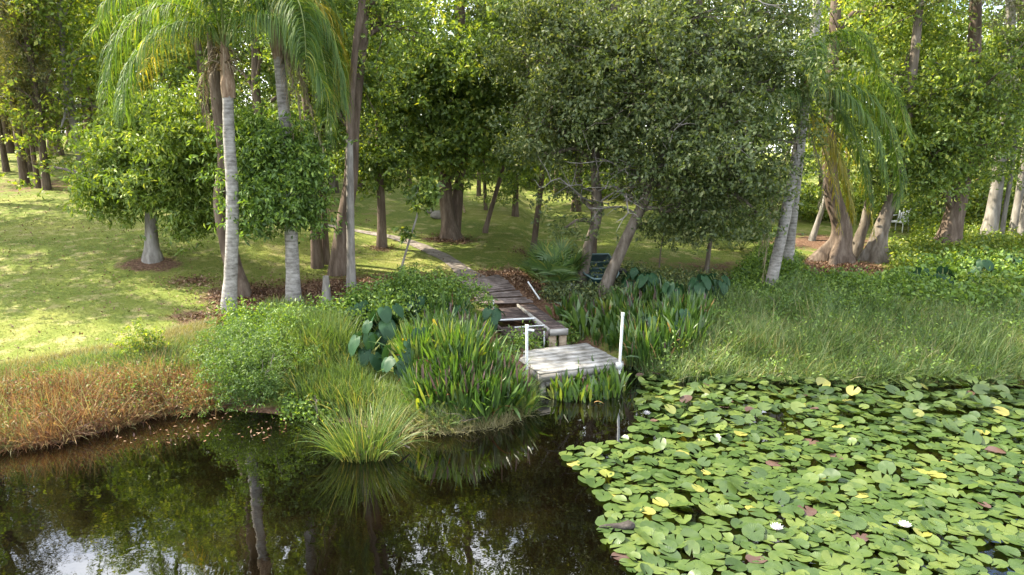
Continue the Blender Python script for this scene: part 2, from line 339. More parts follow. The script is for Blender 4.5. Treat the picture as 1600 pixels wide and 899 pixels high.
# ------------------------------------------------------------------ dock
def cyl(mb, a, b, r0, r1=None, seg=10, mi=0):
    pts = np.linspace(a, b, 2); return tube(mb, pts, np.array((r0, r0 if r1 is None else r1)), seg, mi)
M['deckgrey'] = surfmat('weathered_grey_board', [(.09,.085,.065),(.27,.255,.23),(.42,.405,.375),(.58,.565,.54)], scale=3.2, detail=12, bump=.5, stretch=(1,1,1))
M['deckedge'] = surfmat('grey_edge_board', [(.16,.15,.13),(.30,.285,.26),(.45,.43,.40)], scale=4, detail=8, bump=.4, stretch=(.4,.4,3))
M['plankd'] = surfmat('dark_wet_plank', [(.035,.025,.022),(.085,.062,.055),(.18,.14,.125)], scale=5, detail=9, bump=.5)
M['wood'] = surfmat('pale_raw_timber', [(.22,.16,.105),(.36,.28,.19),(.48,.39,.28)], scale=5, detail=7, stretch=(1,1,4), bump=.4)
M['rampwood'] = surfmat('brown_walk_board', [(.07,.05,.043),(.17,.135,.12),(.30,.25,.225)], scale=4, detail=9, bump=.5)  # pale to dark mottling puts sun dapple and shadow into the board colour
M['pvc'] = surfmat('white_plastic_pipe', [(.36,.38,.35),(.62,.64,.64),(.76,.78,.79)], scale=2.6, rough=.45, bump=.05, spec=.4)
TOP = .42
fl, frr, nr, nl = [at(*a, TOP) for a in ((806,549),(917,535),(967,566),(836,584))]
u = nrm((frr-fl)+(nr-nl)); u = u/np.linalg.norm(u); wv = nrm(((nr-frr)+(nl-fl))-u*np.dot(((nr-frr)+(nl-fl)), u))
cen = (fl+frr+nr+nl)/4; hw = (np.linalg.norm(frr-fl)+np.linalg.norm(nr-nl))/4+.04; hd = max(.55, (abs(np.dot(nr-frr, wv))+abs(np.dot(nl-fl, wv)))/4)
zz = np.array((0, 0, 1.)); AX = (u, wv, zz)
dock = thing('dock_platform', 'small square dock platform of pale weathered boards at the water end of the broken walkway', 'dock', cen-zz*TOP)
def loc(v): return v-(cen-zz*TOP)
nb = 7
for k in range(nb):
    bw = 2*hd/nb; c = cen+wv*(-hd+bw*(k+.5)); mb = MB()
    mb.box(loc(c)-zz*(.02+rng.uniform(0,.008)), (2*hw+rng.uniform(-.03,.03), bw-.004, .035), AX); mb.build('deck_board', M['deckgrey'], dock)
for s_ in (1, -1):
    mb = MB(); mb.box(loc(cen)+wv*s_*(hd-.03)-zz*.115, (2*hw+.02, .045, .15), AX); mb.build('fascia_board', M['deckedge'], dock)
    mb = MB(); mb.box(loc(cen)+u*s_*(hw-.025)-zz*.115, (.045, 2*hd-.11, .15), AX); mb.build('fascia_board', M['deckedge'], dock)
mb = MB(); mb.box(loc(cen)+wv*(hd-.05)-zz*.25, (2*hw-.3, .05, .09), AX); mb.build('lower_beam', M['deckedge'], dock)
for a, b in ((-1,-1),(1,-1),(-1,1),(1,1)):
    mb = MB(); mb.box(loc(cen)+u*a*(hw-.12)+wv*b*(hd-.12)-zz*.6, (.1, .1, .9), AX); mb.build('pile', M['deckedge'], dock)
# white poles
def pole(pb, zt, lab, lean=(0,0)):
    b = at(*pb, TOP); th_ = thing('white_post', lab, 'post', b-zz*.55); mb = MB()
    top = np.array((lean[0], lean[1], zt)); cyl(mb, (0,0,0), top, .027, seg=14); mb.build('pole', M['pvc'], th_)
    mb = MB(); cyl(mb, top*(.99), top*1.03, .035, seg=14); mb.build('cap', M['pvc'], th_)
    return th_, b
p1, b1 = pole((823,578), 1.38, 'white plastic mooring post at the left front corner of the dock platform', (.0,.0))
mb = MB(); cyl(mb, (-.02,.0,1.33), (.13,.05,1.30), .024, seg=10); mb.build('stub_pipe', M['pvc'], p1)
p2, b2 = pole((967,569), 1.52, 'white plastic mooring post at the right corner of the dock platform, slightly leaning', (.05,.02))
mb = MB(); mb.box((0,0,.52), (.1,.1,.12), AX); mb.build('bracket', M['pvc'], p2)
# broken walkway
DZ = .62
wr1 = at(884,513,DZ); wr0 = at(832,475,DZ); wl1 = at(784,523,DZ)
dirw = nrm((wr0-wr1)*np.array((1,1,0))); sidew = np.array((-dirw[1], dirw[0], 0)); sidew = sidew if sidew[0] < 0 else -sidew
Lw = np.linalg.norm((wr0-wr1)[:2]); walk = thing('broken_walkway', 'broken dark plank walkway with missing boards leading from the path to the platform', 'walkway', (wr1[0], wr1[1], gz(wr1[0], wr1[1])))
wo = np.array(walk.location); B = (sidew, dirw, zz)
def wl(s, d, z): return wr1+sidew*s+dirw*d+zz*(z-DZ)-wo
for k in range(12):      # right lane of boards, still in place
    d_ = .06+k*(Lw/12); mb = MB(); mb.box(wl(.17, d_+.06, DZ-.02+rng.uniform(-.006,.006)), (.38+rng.uniform(-.02,.02), Lw/12-.012, .03), B); mb.build('deck_board', M['plankd'], walk)
for s_, mt in ((.0,'plankd'),(.40,'deckgrey'),(1.36,'plankd')):
    mb = MB(); mb.box(wl(s_, Lw/2, DZ-.10 if s_ != .40 else DZ-.045), (.05, Lw, .13), B); mb.build('stringer', M[mt], walk)
print('Lw', Lw)
for k, (d_, tl, dz_) in enumerate([(.12,.0,-.02),(.30,.01,-.03),(.50,-.01,-.16),(.70,.03,-.17),(.92,.0,-.15),(1.25,.02,-.05),(1.42,.0,-.04),(1.60,0,-.04),(1.78,.01,-.04),(1.96,0,-.04),(2.14,0,-.03),(2.32,0,-.03)]):
    if d_ > Lw: continue
    A = (sidew+zz*tl*2, dirw+sidew*tl, zz); mb = MB(); mb.box(wl(.90, d_, DZ+dz_), (.92, .15, .03), A); mb.build('deck_board', M['plankd'], walk)
mb = MB(); mb.box(wl(.89, -.02, DZ-.12), (.94, .04, .17), B); mb.build('end_board', M['plankd'], walk)
mb = MB(); mb.box(wl(.17, -.03, DZ-.07), (.42, .05, .14), B); mb.build('end_board', M['deckedge'], walk)
for s_, ww in ((.06,.16),(.31,.18),(.78,.30),(1.25,.16)):
    mb = MB(); mb.box(wl(s_, .05, DZ-.42), (ww, .12, .5), B); mb.build('support_post', M['wood'], walk)
for s_ in (.52,.98): 
    mb = MB(); cyl(mb, wl(s_, -.06, DZ-.6), wl(s_, -.06, DZ-.02), .018); mb.build('thin_pipe', M['pvc'], walk)
def pipe(a, b, r_, lab):
    a = np.asarray(a); b = np.asarray(b); mb = MB(); tube(mb, np.linspace(a, b, 3), r_, 10); return tag(mb.build('white_pipe', M['pvc'], loc=a), lab, 'pipe', 'loose white pipes about the dock')
pipe(wr1+sidew*.45+dirw*.95+zz*.03, wr1+sidew*1.5+dirw*1.0+zz*.03, .022, 'white pipe lying across the gap in the walkway boards')
pipe(wr1+sidew*.40+dirw*.30+zz*.02, wr1+sidew*1.1+dirw*.28+zz*.02, .014, 'thin white pipe across the end of the broken walkway, nearest the platform')
q = G(843,482); pipe(q+zz*.25, G(825,457)+zz*.28, .022, 'pale pipe lying slanted along the right edge of the walkway')
q = at(771,478,.62); pipe(q-zz*.2, q+zz*.16, .022, 'short white pipe standing upright left of the walkway')
# weathered slab section between path and boards
mb = MB()
ra_ = np.array([G(716,447)+zz*.05, G(778,433)+zz*.05]); rb_ = np.array([wl(1.36, Lw+.02, DZ+.01)+wo, wl(-.02, Lw+.02, DZ+.01)+wo]); v = []
for k in range(15):
    for j in range(7):
        q = (ra_[0]*(1-j/6)+ra_[1]*j/6)*(1-k/14)+(rb_[0]*(1-j/6)+rb_[1]*j/6)*(k/14); q[2] = max(q[2], gz(q[0], q[1])+.06); q[:2] += (vnoise(k*.8, j*3, 1, 4)-.5)*.05; v.append(q)
v = np.array(v); i = np.arange(14)[:,None]*7+np.arange(6)[None]; f = np.stack((i, i+1, i+8, i+7), -1).reshape(-1, 4)
ow_ = thing('plank_ramp', 'sun dappled grey boards laid on the ground between the path and the broken walkway', 'ramp', v.mean(0))
R0, R1 = v.reshape(15, 7, 3)[:,0], v.reshape(15, 7, 3)[:,6]; nbd = 17
for k in range(nbd):
    if k in (9, 13): continue
    a_, b_ = [np.array([np.interp((k+o_)*14/nbd, range(15), Q_[:,c_]) for c_ in range(3)]) for o_ in (.5,) for Q_ in (R0, R1)]
    ln_ = R1[-1]*0+(R0[-1]+R1[-1]-R0[0]-R1[0])/2; st_ = np.linalg.norm(ln_)/nbd; A0 = nrm(b_-a_); A1 = nrm(ln_-A0*np.dot(ln_, A0)); A0 = nrm(A0+A1*rng.uniform(-.03,.03)); A2 = np.cross(A0, A1)
    mb = MB(); mb.box((a_+b_)/2-v.mean(0)+A0*rng.uniform(-.03,.03)+zz*rng.uniform(0,.015), (np.linalg.norm(b_-a_)*rng.uniform(.97,1.02), st_*rng.uniform(.86,.95), .03), (A0, A1, A2)); mb.build('board', M['rampwood'], ow_)

# ------------------------------------------------------------------ boat, sign card, chair and other small things
M['hull'] = surfmat('dark_green_hull', [(.012,.035,.035),(.025,.065,.06)], scale=5, rough=.45, bump=.05, spec=.5)
M['gunwale'] = surfmat('pale_gunwale', [(.10,.17,.17),(.2,.28,.28)], scale=8, rough=.5)
M['black'] = surfmat('black_rubber', [(.01,.01,.01),(.03,.03,.03)], scale=8, rough=.6)
M['white'] = surfmat('white_plastic', [(.55,.57,.60),(.75,.76,.78)], scale=6, rough=.45, bump=.05, spec=.5)
M['stone'] = surfmat('stone', [(.13,.12,.10),(.26,.24,.21)], scale=6, bump=.8)
qb = G(936,446); bt = thing('rowing_boat', 'small dark green open boat with bench seats lying on land behind the two leaning oaks', 'boat', qb-np.array((0,0,.02)), rz=R(4))
st = [(-.75,.30,.18,.34),(-.35,.48,.10,.36),(.2,.54,.08,.38),(.8,.55,.08,.42),(1.25,.52,.10,.46)]     # y, half beam, floor z, rim z
def hullmesh(off):
    v = []
    for y, bm_, zf, zr in st: v += [(-bm_+off, y, zr), (-bm_*.72+off, y, zf+off), (bm_*.72-off, y, zf+off), (bm_-off, y, zr)]
    n = len(st); f = []
    for i_ in range(n-1):
        for j in range(3): a_ = i_*4+j; f.append((a_, a_+1, a_+5, a_+4))
    f += [(0,3,2,1), (4*n-4,4*n-3,4*n-2,4*n-1)]; return v, f
til = 0.14
def tl(v): v = np.asarray(v, float).copy(); v[...,2] += (v[...,1]+.75)*til; return v
mb = MB(); v, f = hullmesh(0); mb.add(tl(v), f); v, f = hullmesh(.03); mb.add(tl(v), f); mb.build('hull', M['hull'], bt)
for y, hwid in ((-.25,.42),(.35,.46),(.92,.47)):
    mb = MB(); mb.box(tl([0, y, .30]), (2*hwid, .24, .04)); mb.box(tl([0,y-.08,.2]), (2*hwid-.12,.03,.15)); mb.build('bench', M['hull'], bt)
mb = MB()
rim = np.array([(-b_, y, zr) for y, b_, zf, zr in st]+[(b_, y, zr) for y, b_, zf, zr in st[::-1]]+[(-st[0][1], st[0][0], st[0][3])])
for a_, b_ in zip(rim[:-1], rim[1:]): cyl(mb, tl(a_), tl(b_), .022, seg=6)
mb.build('gunwale', M['gunwale'], bt)
qw = G(970,446); wh = thing('rubber_wheel', 'black rubber wheel leaning against the right side of the dark green boat', 'wheel', qw+zz*.24)
th = np.linspace(0, 2*np.pi, 21); mb = MB(); pts = np.stack((np.cos(th)*.19, th*0+np.sin(th)*.05, np.sin(th)*.19), 1); tube(mb, pts, .06, 8); mb.build('tyre', M['black'], wh, True)
mb = MB(); tube(mb, [(0,-.04,0),(0,.04,0)], .13, 16); mb.build('hub', M['black'], wh)
qc = G(893,462); mb = MB(); mb.box((0,0,.22), (.17,.02,.2)); cd_ = thing('white_card', 'small white card on a short stake among leaves left of the leaning oak', 'sign', qc, rz=.3); mb.build('card', M['white'], cd_)
mb = MB(); mb.box((0,.02,.1), (.025,.02,.35)); mb.build('stake', M['wood'], cd_)
def chair(q, rz):
    t_ = thing('garden_chair', 'white plastic garden chair with armrests standing in the sunny weeds at far right', 'chair', q, rz=rz)
    mb = MB(); mb.box((0,0,.42), (.46,.46,.035)); mb.box((0,-.22,.39),(.44,.03,.06)); mb.build('seat', M['white'], t_)
    mb = MB()
    A = ((1,0,0),(0,.97,.24),(0,-.24,.97)); A = [nrm(np.array(a_)) for a_ in A]
    A2 = (np.array((1,0,0)), np.array((0,math.cos(.25),-math.sin(.25))), np.array((0,math.sin(.25),math.cos(.25))))
    for k in range(-2, 3): mb.box((k*.09,.27,.66), (.055,.02,.44), A2)
    mb.box((0,.33,.88), (.46,.03,.07), A2); mb.build('backrest', M['white'], t_)
    for a_ in (-1, 1):
        mb = MB(); mb.box((a_*.25,.02,.64), (.05,.46,.03)); mb.build('armrest', M['white'], t_)
        for b_ in (-1, 1): mb = MB(); cyl(mb, (a_*.26,b_*.25,0), (a_*.235,b_*.21,.63 if b_ < 0 else .45), .022); mb.build('leg', M['white'], t_)
chair(G(1404,362), R(-55))
qa = G(712,332); af = thing('wooden_trestle', 'wooden A shaped trestle standing on the lawn behind the big twin trunk', 'trestle', qa)
for a_ in (-1, 1):
    mb = MB(); cyl(mb, (a_*.38,0,0), (0,0,1.25), .05, seg=6); mb.build('leg', M['wood'], af)
mb = MB(); cyl(mb, (-.2,0,.5), (.2,0,.5), .03, seg=6); mb.build('crossbar', M['wood'], af)
def rock(px, py, r_, lab, mat='stone', sc=(1,1,.6)):
    q = G(px, py); th_, ph = np.meshgrid(np.linspace(0, 2*np.pi, 15)[:-1], np.linspace(.05, np.pi-.05, 8))
    rr = r_*(1+.5*(vnoise(th_*1.3+px, ph*2, 1, 3)-.5)); v = np.stack((rr*np.sin(ph)*np.cos(th_)*sc[0], rr*np.sin(ph)*np.sin(th_)*sc[1], rr*np.cos(ph)*sc[2]), -1)
    i_ = np.arange(7)[:,None]*14; j = np.arange(14)[None]; j2 = (j+1) % 14; mb = MB()
    mb.add(v.reshape(-1,3)+[0,0,r_*.3], np.stack((i_+j, i_+j2, i_+14+j2, i_+14+j), -1).reshape(-1,4)); return tag(mb.build('rock', M[mat], loc=q, local=True), lab, 'rock')
rock(686, 341, .32, 'dark boulder on the lawn left of the big twin trunk'); rock(672, 333, .2, 'small pale stone on the lawn beyond the sapling')

# ------------------------------------------------------------------ trees
def lobe_pts(c, r3, n, r, shell=.5, gap=.33):
    d = nrm(r.normal(0, 1, (n*2, 3))); rad = r.random((n*2, 1))**shell; rad = .25+.75*rad
    lump = 1+.75*(vnoise(d[:,0:1]*3+c[0], d[:,1:2]*3+d[:,2:3]*2+c[2], 1, 4)-.5)*2
    rad = np.where(r.random((n*2, 1)) < .13, rad*1.28, rad)
    p = np.asarray(c)+d*rad*lump*np.asarray(r3)
    g = .6*vnoise(p[:,0]+p[:,2]*.6, p[:,1]-p[:,2]*.8+p[:,0]*.3, .9*max(.5, r3[0]/2.5), 6)+.4*vnoise(p[:,0]-p[:,2]*.9, p[:,1]*.8+p[:,2], .45*max(.5, r3[0]/2.5), 7)
    p = p[g > gap]; return p[:n]
def limb(mb, a, b, r0, r1, r, seg=6, sag=.12, n=7):
    a = np.asarray(a); b = np.asarray(b); Ld = np.linalg.norm(b-a)
    m1 = a+(b-a)*.35+r.normal(0, .07, 3)*Ld+np.array((0,0,sag*Ld)); m2 = a+(b-a)*.7+r.normal(0, .05, 3)*Ld+np.array((0,0,sag*.6*Ld))
    pts = catmull([a, m1, m2, b], n); tube(mb, pts, np.linspace(r0, r1, n), seg); return pts
def tree(name, label, cat, trunk, r0, r1, lobes, leaf, mat, bark, group=None, flute=0, fl=.0, flare=.35, seed=1, gap=.42, twigs=.35, base=None, extra=None, seg=14, shell=.5, droop=.25, lump=.06, limbr=.42, minh=.3, thin=.52):
    r = np.random.default_rng(seed); trunk = np.asarray(trunk, float); base = trunk[0].copy() if base is None else base
    tp = catmull(trunk-base, 26); k = np.linspace(0, 1, 26); rad = r0+(r1-r0)*k; rad = rad*(1+flare*np.exp(-k*14*max(1, np.linalg.norm(tp[-1])/8)))
    tp[0] -= np.array((0, 0, .25))
    root = thing(name, label, cat, base, group); tm = MB(); tube(tm, tp, rad, seg, 0, lump, flute, fl, seed)
    cm = MB()
    for li, (c, r3, n) in enumerate(lobes):
        c = np.asarray(c)-base; C = lobe_pts(c, r3, int(n*thin), r, shell, gap)
        # limb from the trunk to this lobe
        j = int(np.clip(np.argmin(np.linalg.norm(tp-(c-np.array((0,0,.9*r3[2]))), axis=1)), 26*minh, 25)); rl = min(rad[j]*.7, limbr*r0)
        lp = limb(tm, tp[j], c, rl, rl*.35, r, 8)
        sel = C[r.random(len(C)) < twigs]
        for q in sel:
            s_ = lp[int(r.integers(3, 7))]
            limb(tm, s_, q, max(.012, rl*.22), .006, r, 4, .05, 5)
        leaves(cm, C, int(leaf[2]*(1+(1-thin)*.85)), leaf[3], leaf[0], leaf[1], r, droop=droop)
    tm.build('trunk', M[bark], root, True)
    cm.build('crown', M[mat] if not isinstance(mat, (list,tuple)) else [M[q] for q in mat], root)
    if extra: extra(root, tp, r)
    return root
def TP(pts, Y0, dY=0):      # trunk through picture points: first one stands on the ground
    b = G(*pts[0]); out = [b]
    for q in pts[1:]: out.append(P(q[0], q[1], b[1]+Y0+(q[2] if len(q) > 2 else 0)))
    return np.array(out)
def LB(px, py, Y, rx, rz, n, ry=None):
    if py < 0: n = int(n*.55)
    c = P(px, py, Y); s_ = (Y/ray(px, py)[1])/F0; return (c, (rx*s_, (ry if ry else (rx+rz)/2*s_), rz*s_), n)

# the round broad tree on the left, standing on its own mound
b0 = G(238, 405); Y0 = b0[1]
tree('broadleaf_tree', 'round bushy bright green tree with pale trunk on a small soil mound', 'tree', TP([(238,405),(236,350),(236,300),(240,240)], 0), .17, .12,
     [LB(200,235,Y0,48,42,70), LB(185,290,Y0-.3,45,32,60), LB(165,310,Y0-.2,24,22,22), LB(300,352,Y0-.4,24,16,18), LB(180,215,Y0,30,26,26), LB(250,240,Y0-.5,60,50,110), LB(300,250,Y0,50,48,90), LB(310,310,Y0-.3,55,35,75), LB(245,290,Y0-.6,45,30,60), LB(255,180,Y0+.6,55,35,60), LB(215,260,Y0+.7,50,60,60)],
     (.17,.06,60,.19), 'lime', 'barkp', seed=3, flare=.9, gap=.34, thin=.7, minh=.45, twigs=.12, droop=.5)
b1 = G(372, 462); Y1 = b1[1]
tree('broadleaf_tree', 'dark leaning tree with low bushy crown just behind the foreground palm', 'tree', TP([(378,462),(360,400),(345,320),(352,250),(340,160),(335,80),(330,-40)], .2), .20, .13,
     [LB(405,240,Y1+.2,42,48,90), LB(445,270,Y1+.1,48,48,110), LB(420,320,Y1-.1,45,42,90), LB(470,250,Y1+.3,30,40,50), LB(400,215,Y1+.6,40,30,50), LB(470,325,Y1,28,26,35),
      LB(300,-60,Y1+1.5,120,70,110), LB(400,-120,Y1+2,130,80,110)],
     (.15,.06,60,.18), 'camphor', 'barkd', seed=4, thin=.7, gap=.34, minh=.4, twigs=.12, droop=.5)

# ---- middle group
def bigtree(label, pts, r0, r1, lobes, leaf, mat, bark, seed, **k): return tree('broadleaf_tree', label, 'tree', TP(pts, 0), r0, r1, lobes, leaf, mat, bark, seed=seed, **k)
Ya = G(497,418)[1]; Yb = G(530,428)[1]
bigtree('thick brown trunked tree, leftmost of the pair behind the pale slim palm', [(496,418),(492,330),(490,250),(478,150),(470,0),(460,-120)], .155, .10,
        [LB(480,60,Ya+.8,80,60,90), LB(430,-60,Ya,110,80,110), LB(560,-30,Ya+1,100,80,110), LB(495,200,Ya+.8,45,40,50)], (.14,.07,46,.2), 'mid', 'barkd', 11)
bigtree('flared brown trunked tree directly behind the pale slim palm trunk', [(528,428),(535,360),(548,280),(552,190),(565,60),(572,-80),(570,-220)], .23, .11,
        [(np.array((-4.3,16.3,10.6)), (2.8,2.4,1.7), 80), (np.array((-1.6,15.8,11.6)), (2.6,2.2,1.6), 70), LB(600,40,Yb+.5,90,70,110), LB(560,140,Yb+.8,60,50,70), LB(650,-60,Yb,120,80,120), LB(540,-160,Yb,140,80,120), LB(510,150,Yb+1,50,60,60)], (.14,.07,46,.2), 'mid', 'barkd', 12, flare=.5)
bigtree('slim dark trunked tree between the two thick brown trunks', [(509,412),(506,330),(500,250),(505,120),(510,-20)], .10, .06,
        [LB(505,190,Ya+.5,50,50,70), LB(500,70,Ya+.5,70,60,80)], (.12,.06,46,.18), 'dark', 'barkd', 13, flare=.6)
Yc = G(597,387)[1]
bigtree('small tree with straight brown trunk and low round crown in the middle of the lawn', [(597,387),(596,330),(594,270),(592,180),(600,80)], .15, .09,
        [LB(590,255,Yc-.2,52,38,100), LB(560,235,Yc+.2,42,40,60), LB(620,240,Yc+.4,40,40,60), LB(600,160,Yc+.3,75,60,130), LB(585,80,Yc+1,80,60,90), LB(630,110,Yc+.8,60,60,60)], (.17,.09,44,.19), 'mid', 'barkd', 14)
Yd = G(703,372)[1]
bigtree('large twin trunked brown tree in the centre of the lawn with dense green crown', [(704,372),(699,330),(696,280),(708,200),(716,100),(720,-40),(722,-150)], .26, .13,
        [LB(700,235,Yd-.8,70,38,130), LB(650,180,Yd,60,60,110), LB(740,190,Yd-.5,70,50,110), LB(700,110,Yd-1,110,70,170), LB(620,60,Yd+1,90,70,110), LB(790,80,Yd+.5,80,70,110), LB(700,-30,Yd,140,80,140), LB(690,-150,Yd,180,90,130)],
        (.2,.11,44,.24), 'mid', 'barkd', 15, flare=.9, flute=5, fl=.12,
        extra=lambda root, tp, r: (lambda mb: (tube(mb, catmull([P(709,372,Yd+.25)-np.array(root.location), P(714,320,Yd+.3)-np.array(root.location), P(722,260,Yd+.4)-np.array(root.location), P(740,190,Yd+.6)-np.array(root.location)], 12), np.linspace(.24,.11,12), 12, lump=.06), mb.build('second_trunk', M['barkd'], root, True)))(MB()))
for pts, lab, sd_, rr, mt in [([(757,364),(768,325),(784,270),(800,200),(815,100)], 'thin dark tree with a crooked leaning trunk right of the big twin trunk', 16, .09, 'dark'),
        ([(759,328),(757,280),(755,220),(760,120)], 'thin straight tree on the lawn behind the crooked leaning one', 17, .08, 'mid'),
        ([(805,338),(806,300),(808,260),(812,150)], 'small straight tree with dark trunk far up the lawn, left of the slender leaning one', 18, .13, 'mid'),
        ([(832,403),(838,350),(846,280),(850,200),(855,90)], 'slender dark trunked tree at the edge of the brown mulch beside the palmetto', 19, .105, 'dark')]:
    q = G(*pts[0][:2]); tx, ty = pts[-1]; mxp = pts[-2]
    bigtree(lab, pts, rr, rr*.6, [LB(mxp[0], mxp[1]+15, q[1]-.3, 50, 38, 60), LB(tx, ty+30, q[1], 85, 65, 110), LB(tx-20, ty-70, q[1], 90, 70, 80)], (.15,.08,44,.2), mt, 'barkd', sd_)

# ---- the two leaning oaks by the dock
def dead_twigs(root, tp, r):      # grey bare branches showing through the crown
    mb = MB()
    for k in range(16):
        a = tp[int(r.integers(9, 24))]; d = nrm(np.array((r.normal(0,1), -abs(r.normal(.7,.4)), r.uniform(-.25,.6)))); ln = r.uniform(1.2, 2.8)
        pts = limb(mb, a, a+d*ln, .035, .010, r, 5, .08)
        for q in range(5): b_ = pts[int(r.integers(2, 7))]; limb(mb, b_, b_+nrm(d+r.normal(0,.7,3))*r.uniform(.3,.8), .012, .004, r, 4, .03, 5)
    mb.build('dead_branches', M['barkp'], root, True)
Ye = G(905,448)[1]; Yf = G(942,462)[1]; ok = (.13,.068,56,.23)
bigtree('pale barked leaning oak, left one of the two beside the green boat', [(906,450),(918,390),(934,330),(930,250),(950,150),(960,30),(955,-120)], .155, .09,
        [LB(838,240,Ye-.7,30,20,24), LB(815,190,Ye-.4,34,26,28), LB(885,355,Ye-.8,16,12,10), LB(890,225,Ye+.3,50,38,80), LB(880,150,Ye-.6,75,60,150), LB(950,80,Ye-.8,100,60,190), LB(865,40,Ye,80,60,130), LB(900,-50,Ye,120,70,150), LB(960,190,Ye-1,60,55,110), LB(950,-170,Ye,150,80,130), LB(885,300,Ye+.4,30,26,30), LB(820,90,Ye+1,60,60,90)], ok, 'oak', 'bark', 21, gap=.47, twigs=.55, thin=.37, extra=dead_twigs, limbr=.5)
bigtree('brown barked oak leaning far right over the bank beside the green boat', [(940,464),(962,410),(985,360),(1008,310),(1040,230),(1070,130),(1090,10),(1100,-120)], .165, .09,
        [LB(1010,350,Yf+.5,32,18,22), LB(1185,335,Yf-.8,30,24,26), LB(1245,225,Yf-.6,34,34,36), LB(1060,330,Yf-.3,66,38,90), LB(985,265,Yf+.7,55,42,80), LB(1060,260,Yf-1,95,60,190), LB(1130,190,Yf-1,95,70,210), LB(1040,150,Yf-1.2,95,60,190), LB(1140,80,Yf-.6,110,70,210), LB(1030,40,Yf-.8,100,60,170), LB(1210,140,Yf-.3,65,80,140), LB(1120,-40,Yf,130,70,170), LB(1220,30,Yf+.3,70,70,120), LB(1050,-150,Yf,150,70,140), LB(1160,275,Yf-.6,65,50,110)], ok, 'oak', 'bark', 22, gap=.47, twigs=.55, thin=.37, extra=dead_twigs, limbr=.5)
bigtree('dark straight tree trunk close behind the left leaning oak', [(926,418),(928,350),(930,250),(932,120)], .12, .08, [LB(930,160,Ye+1.5,110,80,150), LB(1000,60,Ye+2,110,80,150), LB(860,210,Ye+1.5,60,50,70)], (.12,.07,60,.2), 'oak', 'barkd', 23)
Yg = G(1105,428)[1]
bigtree('small forked tree on the grass right of the leaning oaks', [(1103,428),(1108,390),(1112,350),(1105,300),(1100,240)], .07, .045, [LB(1100,340,Yg,55,40,80), LB(1130,300,Yg,60,50,100), LB(1080,280,Yg+.3,55,50,80), LB(1170,330,Yg+.4,40,35,40)], (.12,.06,50,.18), 'dark', 'bark', 24, minh=.45)
bigtree('thin leafy sapling under the overhanging oak crown', [(1030,418),(1032,395),(1036,370)], .025, .014, [LB(1036,365,G(1030,418)[1],24,18,26)], (.10,.05,40,.12), 'oak', 'bark', 25)
bigtree('leaning white stemmed sapling with one tuft of dark leaves in front of the lawn', [(622,438),(634,395),(648,350),(656,322)], .032, .024,
        [LB(660,302,G(622,438)[1],26,20,34), LB(675,300,G(622,438)[1]-.1,18,18,20), LB(652,290,G(622,438)[1]+.1,16,12,12), LB(637,362,G(622,438)[1],7,9,5)], (.15,.10,30,.09), 'mid', 'barkp', 26, flare=.2, seg=8, twigs=.2)

# ---- right hand trees
def rt(label, pts, r0, r1, lobes, mat, bark, seed, leaf=(.16,.08,46,.22), **k): return bigtree(label, pts, r0, r1, lobes, leaf, mat, bark, seed, **k)
Yh = G(1310,408)[1]
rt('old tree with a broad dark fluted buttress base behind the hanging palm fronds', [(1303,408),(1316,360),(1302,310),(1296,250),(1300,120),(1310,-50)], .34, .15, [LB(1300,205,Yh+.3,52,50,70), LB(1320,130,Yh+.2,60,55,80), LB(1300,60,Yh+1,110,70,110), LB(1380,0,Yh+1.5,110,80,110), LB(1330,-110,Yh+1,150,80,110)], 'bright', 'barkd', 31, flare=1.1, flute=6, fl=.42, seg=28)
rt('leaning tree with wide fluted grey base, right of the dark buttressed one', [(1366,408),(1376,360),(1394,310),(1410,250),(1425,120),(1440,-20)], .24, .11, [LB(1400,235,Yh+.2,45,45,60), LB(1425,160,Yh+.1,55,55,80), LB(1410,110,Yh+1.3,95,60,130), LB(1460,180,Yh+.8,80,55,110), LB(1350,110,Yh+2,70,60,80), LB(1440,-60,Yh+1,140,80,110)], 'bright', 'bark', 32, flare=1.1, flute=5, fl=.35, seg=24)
rt('small grey stump like trunk between the two fluted trees', [(1335,402),(1342,375),(1352,345),(1360,300)], .20, .12, [LB(1360,270,Yh+.8,40,30,30)], 'mid', 'bark', 33, flute=4, fl=.2)
Yi = G(1476,400)[1]
rt('dark tree with flaring ridged base alone in the sunny weeds, left of the pale trunks', [(1475,400),(1488,350),(1499,305),(1510,240),(1520,130),(1525,-20)], .34, .17, [LB(1480,235,Yi-.6,85,45,130), LB(1420,280,Yi-.3,55,42,80), LB(1540,210,Yi,70,60,110), LB(1500,140,Yi,90,60,110), LB(1450,200,Yi,60,50,80), LB(1500,-60,Yi+1,150,80,120)], 'mid', 'barkd', 34, flare=.95, flute=6, fl=.22, seg=24)
Yj = G(1545,384)[1]
rt('pale trunked tree with flared foot, leftmost of the pale trunks at far right', [(1541,384),(1552,330),(1560,270),(1570,180),(1578,60),(1580,-60)], .24, .13, [LB(1570,150,Yj+.5,70,60,70), LB(1600,60,Yj,90,70,80), LB(1560,-60,Yj,150,80,100)], 'mid', 'barkp', 35, flare=.7, flute=5, fl=.12)
rt('slim straight white trunk, second of the pale trunks at far right', [(1562,385),(1572,320),(1582,260),(1592,170),(1600,60)], .085, .06, [LB(1595,110,Yj+.2,60,60,60)], 'mid', 'barkp', 36)
rt('pale trunk leaning right at the edge of the picture, behind the last one', [(1582,378),(1594,300),(1605,220),(1620,100)], .17, .10, [LB(1615,130,Yj+.6,70,70,70)], 'mid', 'barkp', 37)
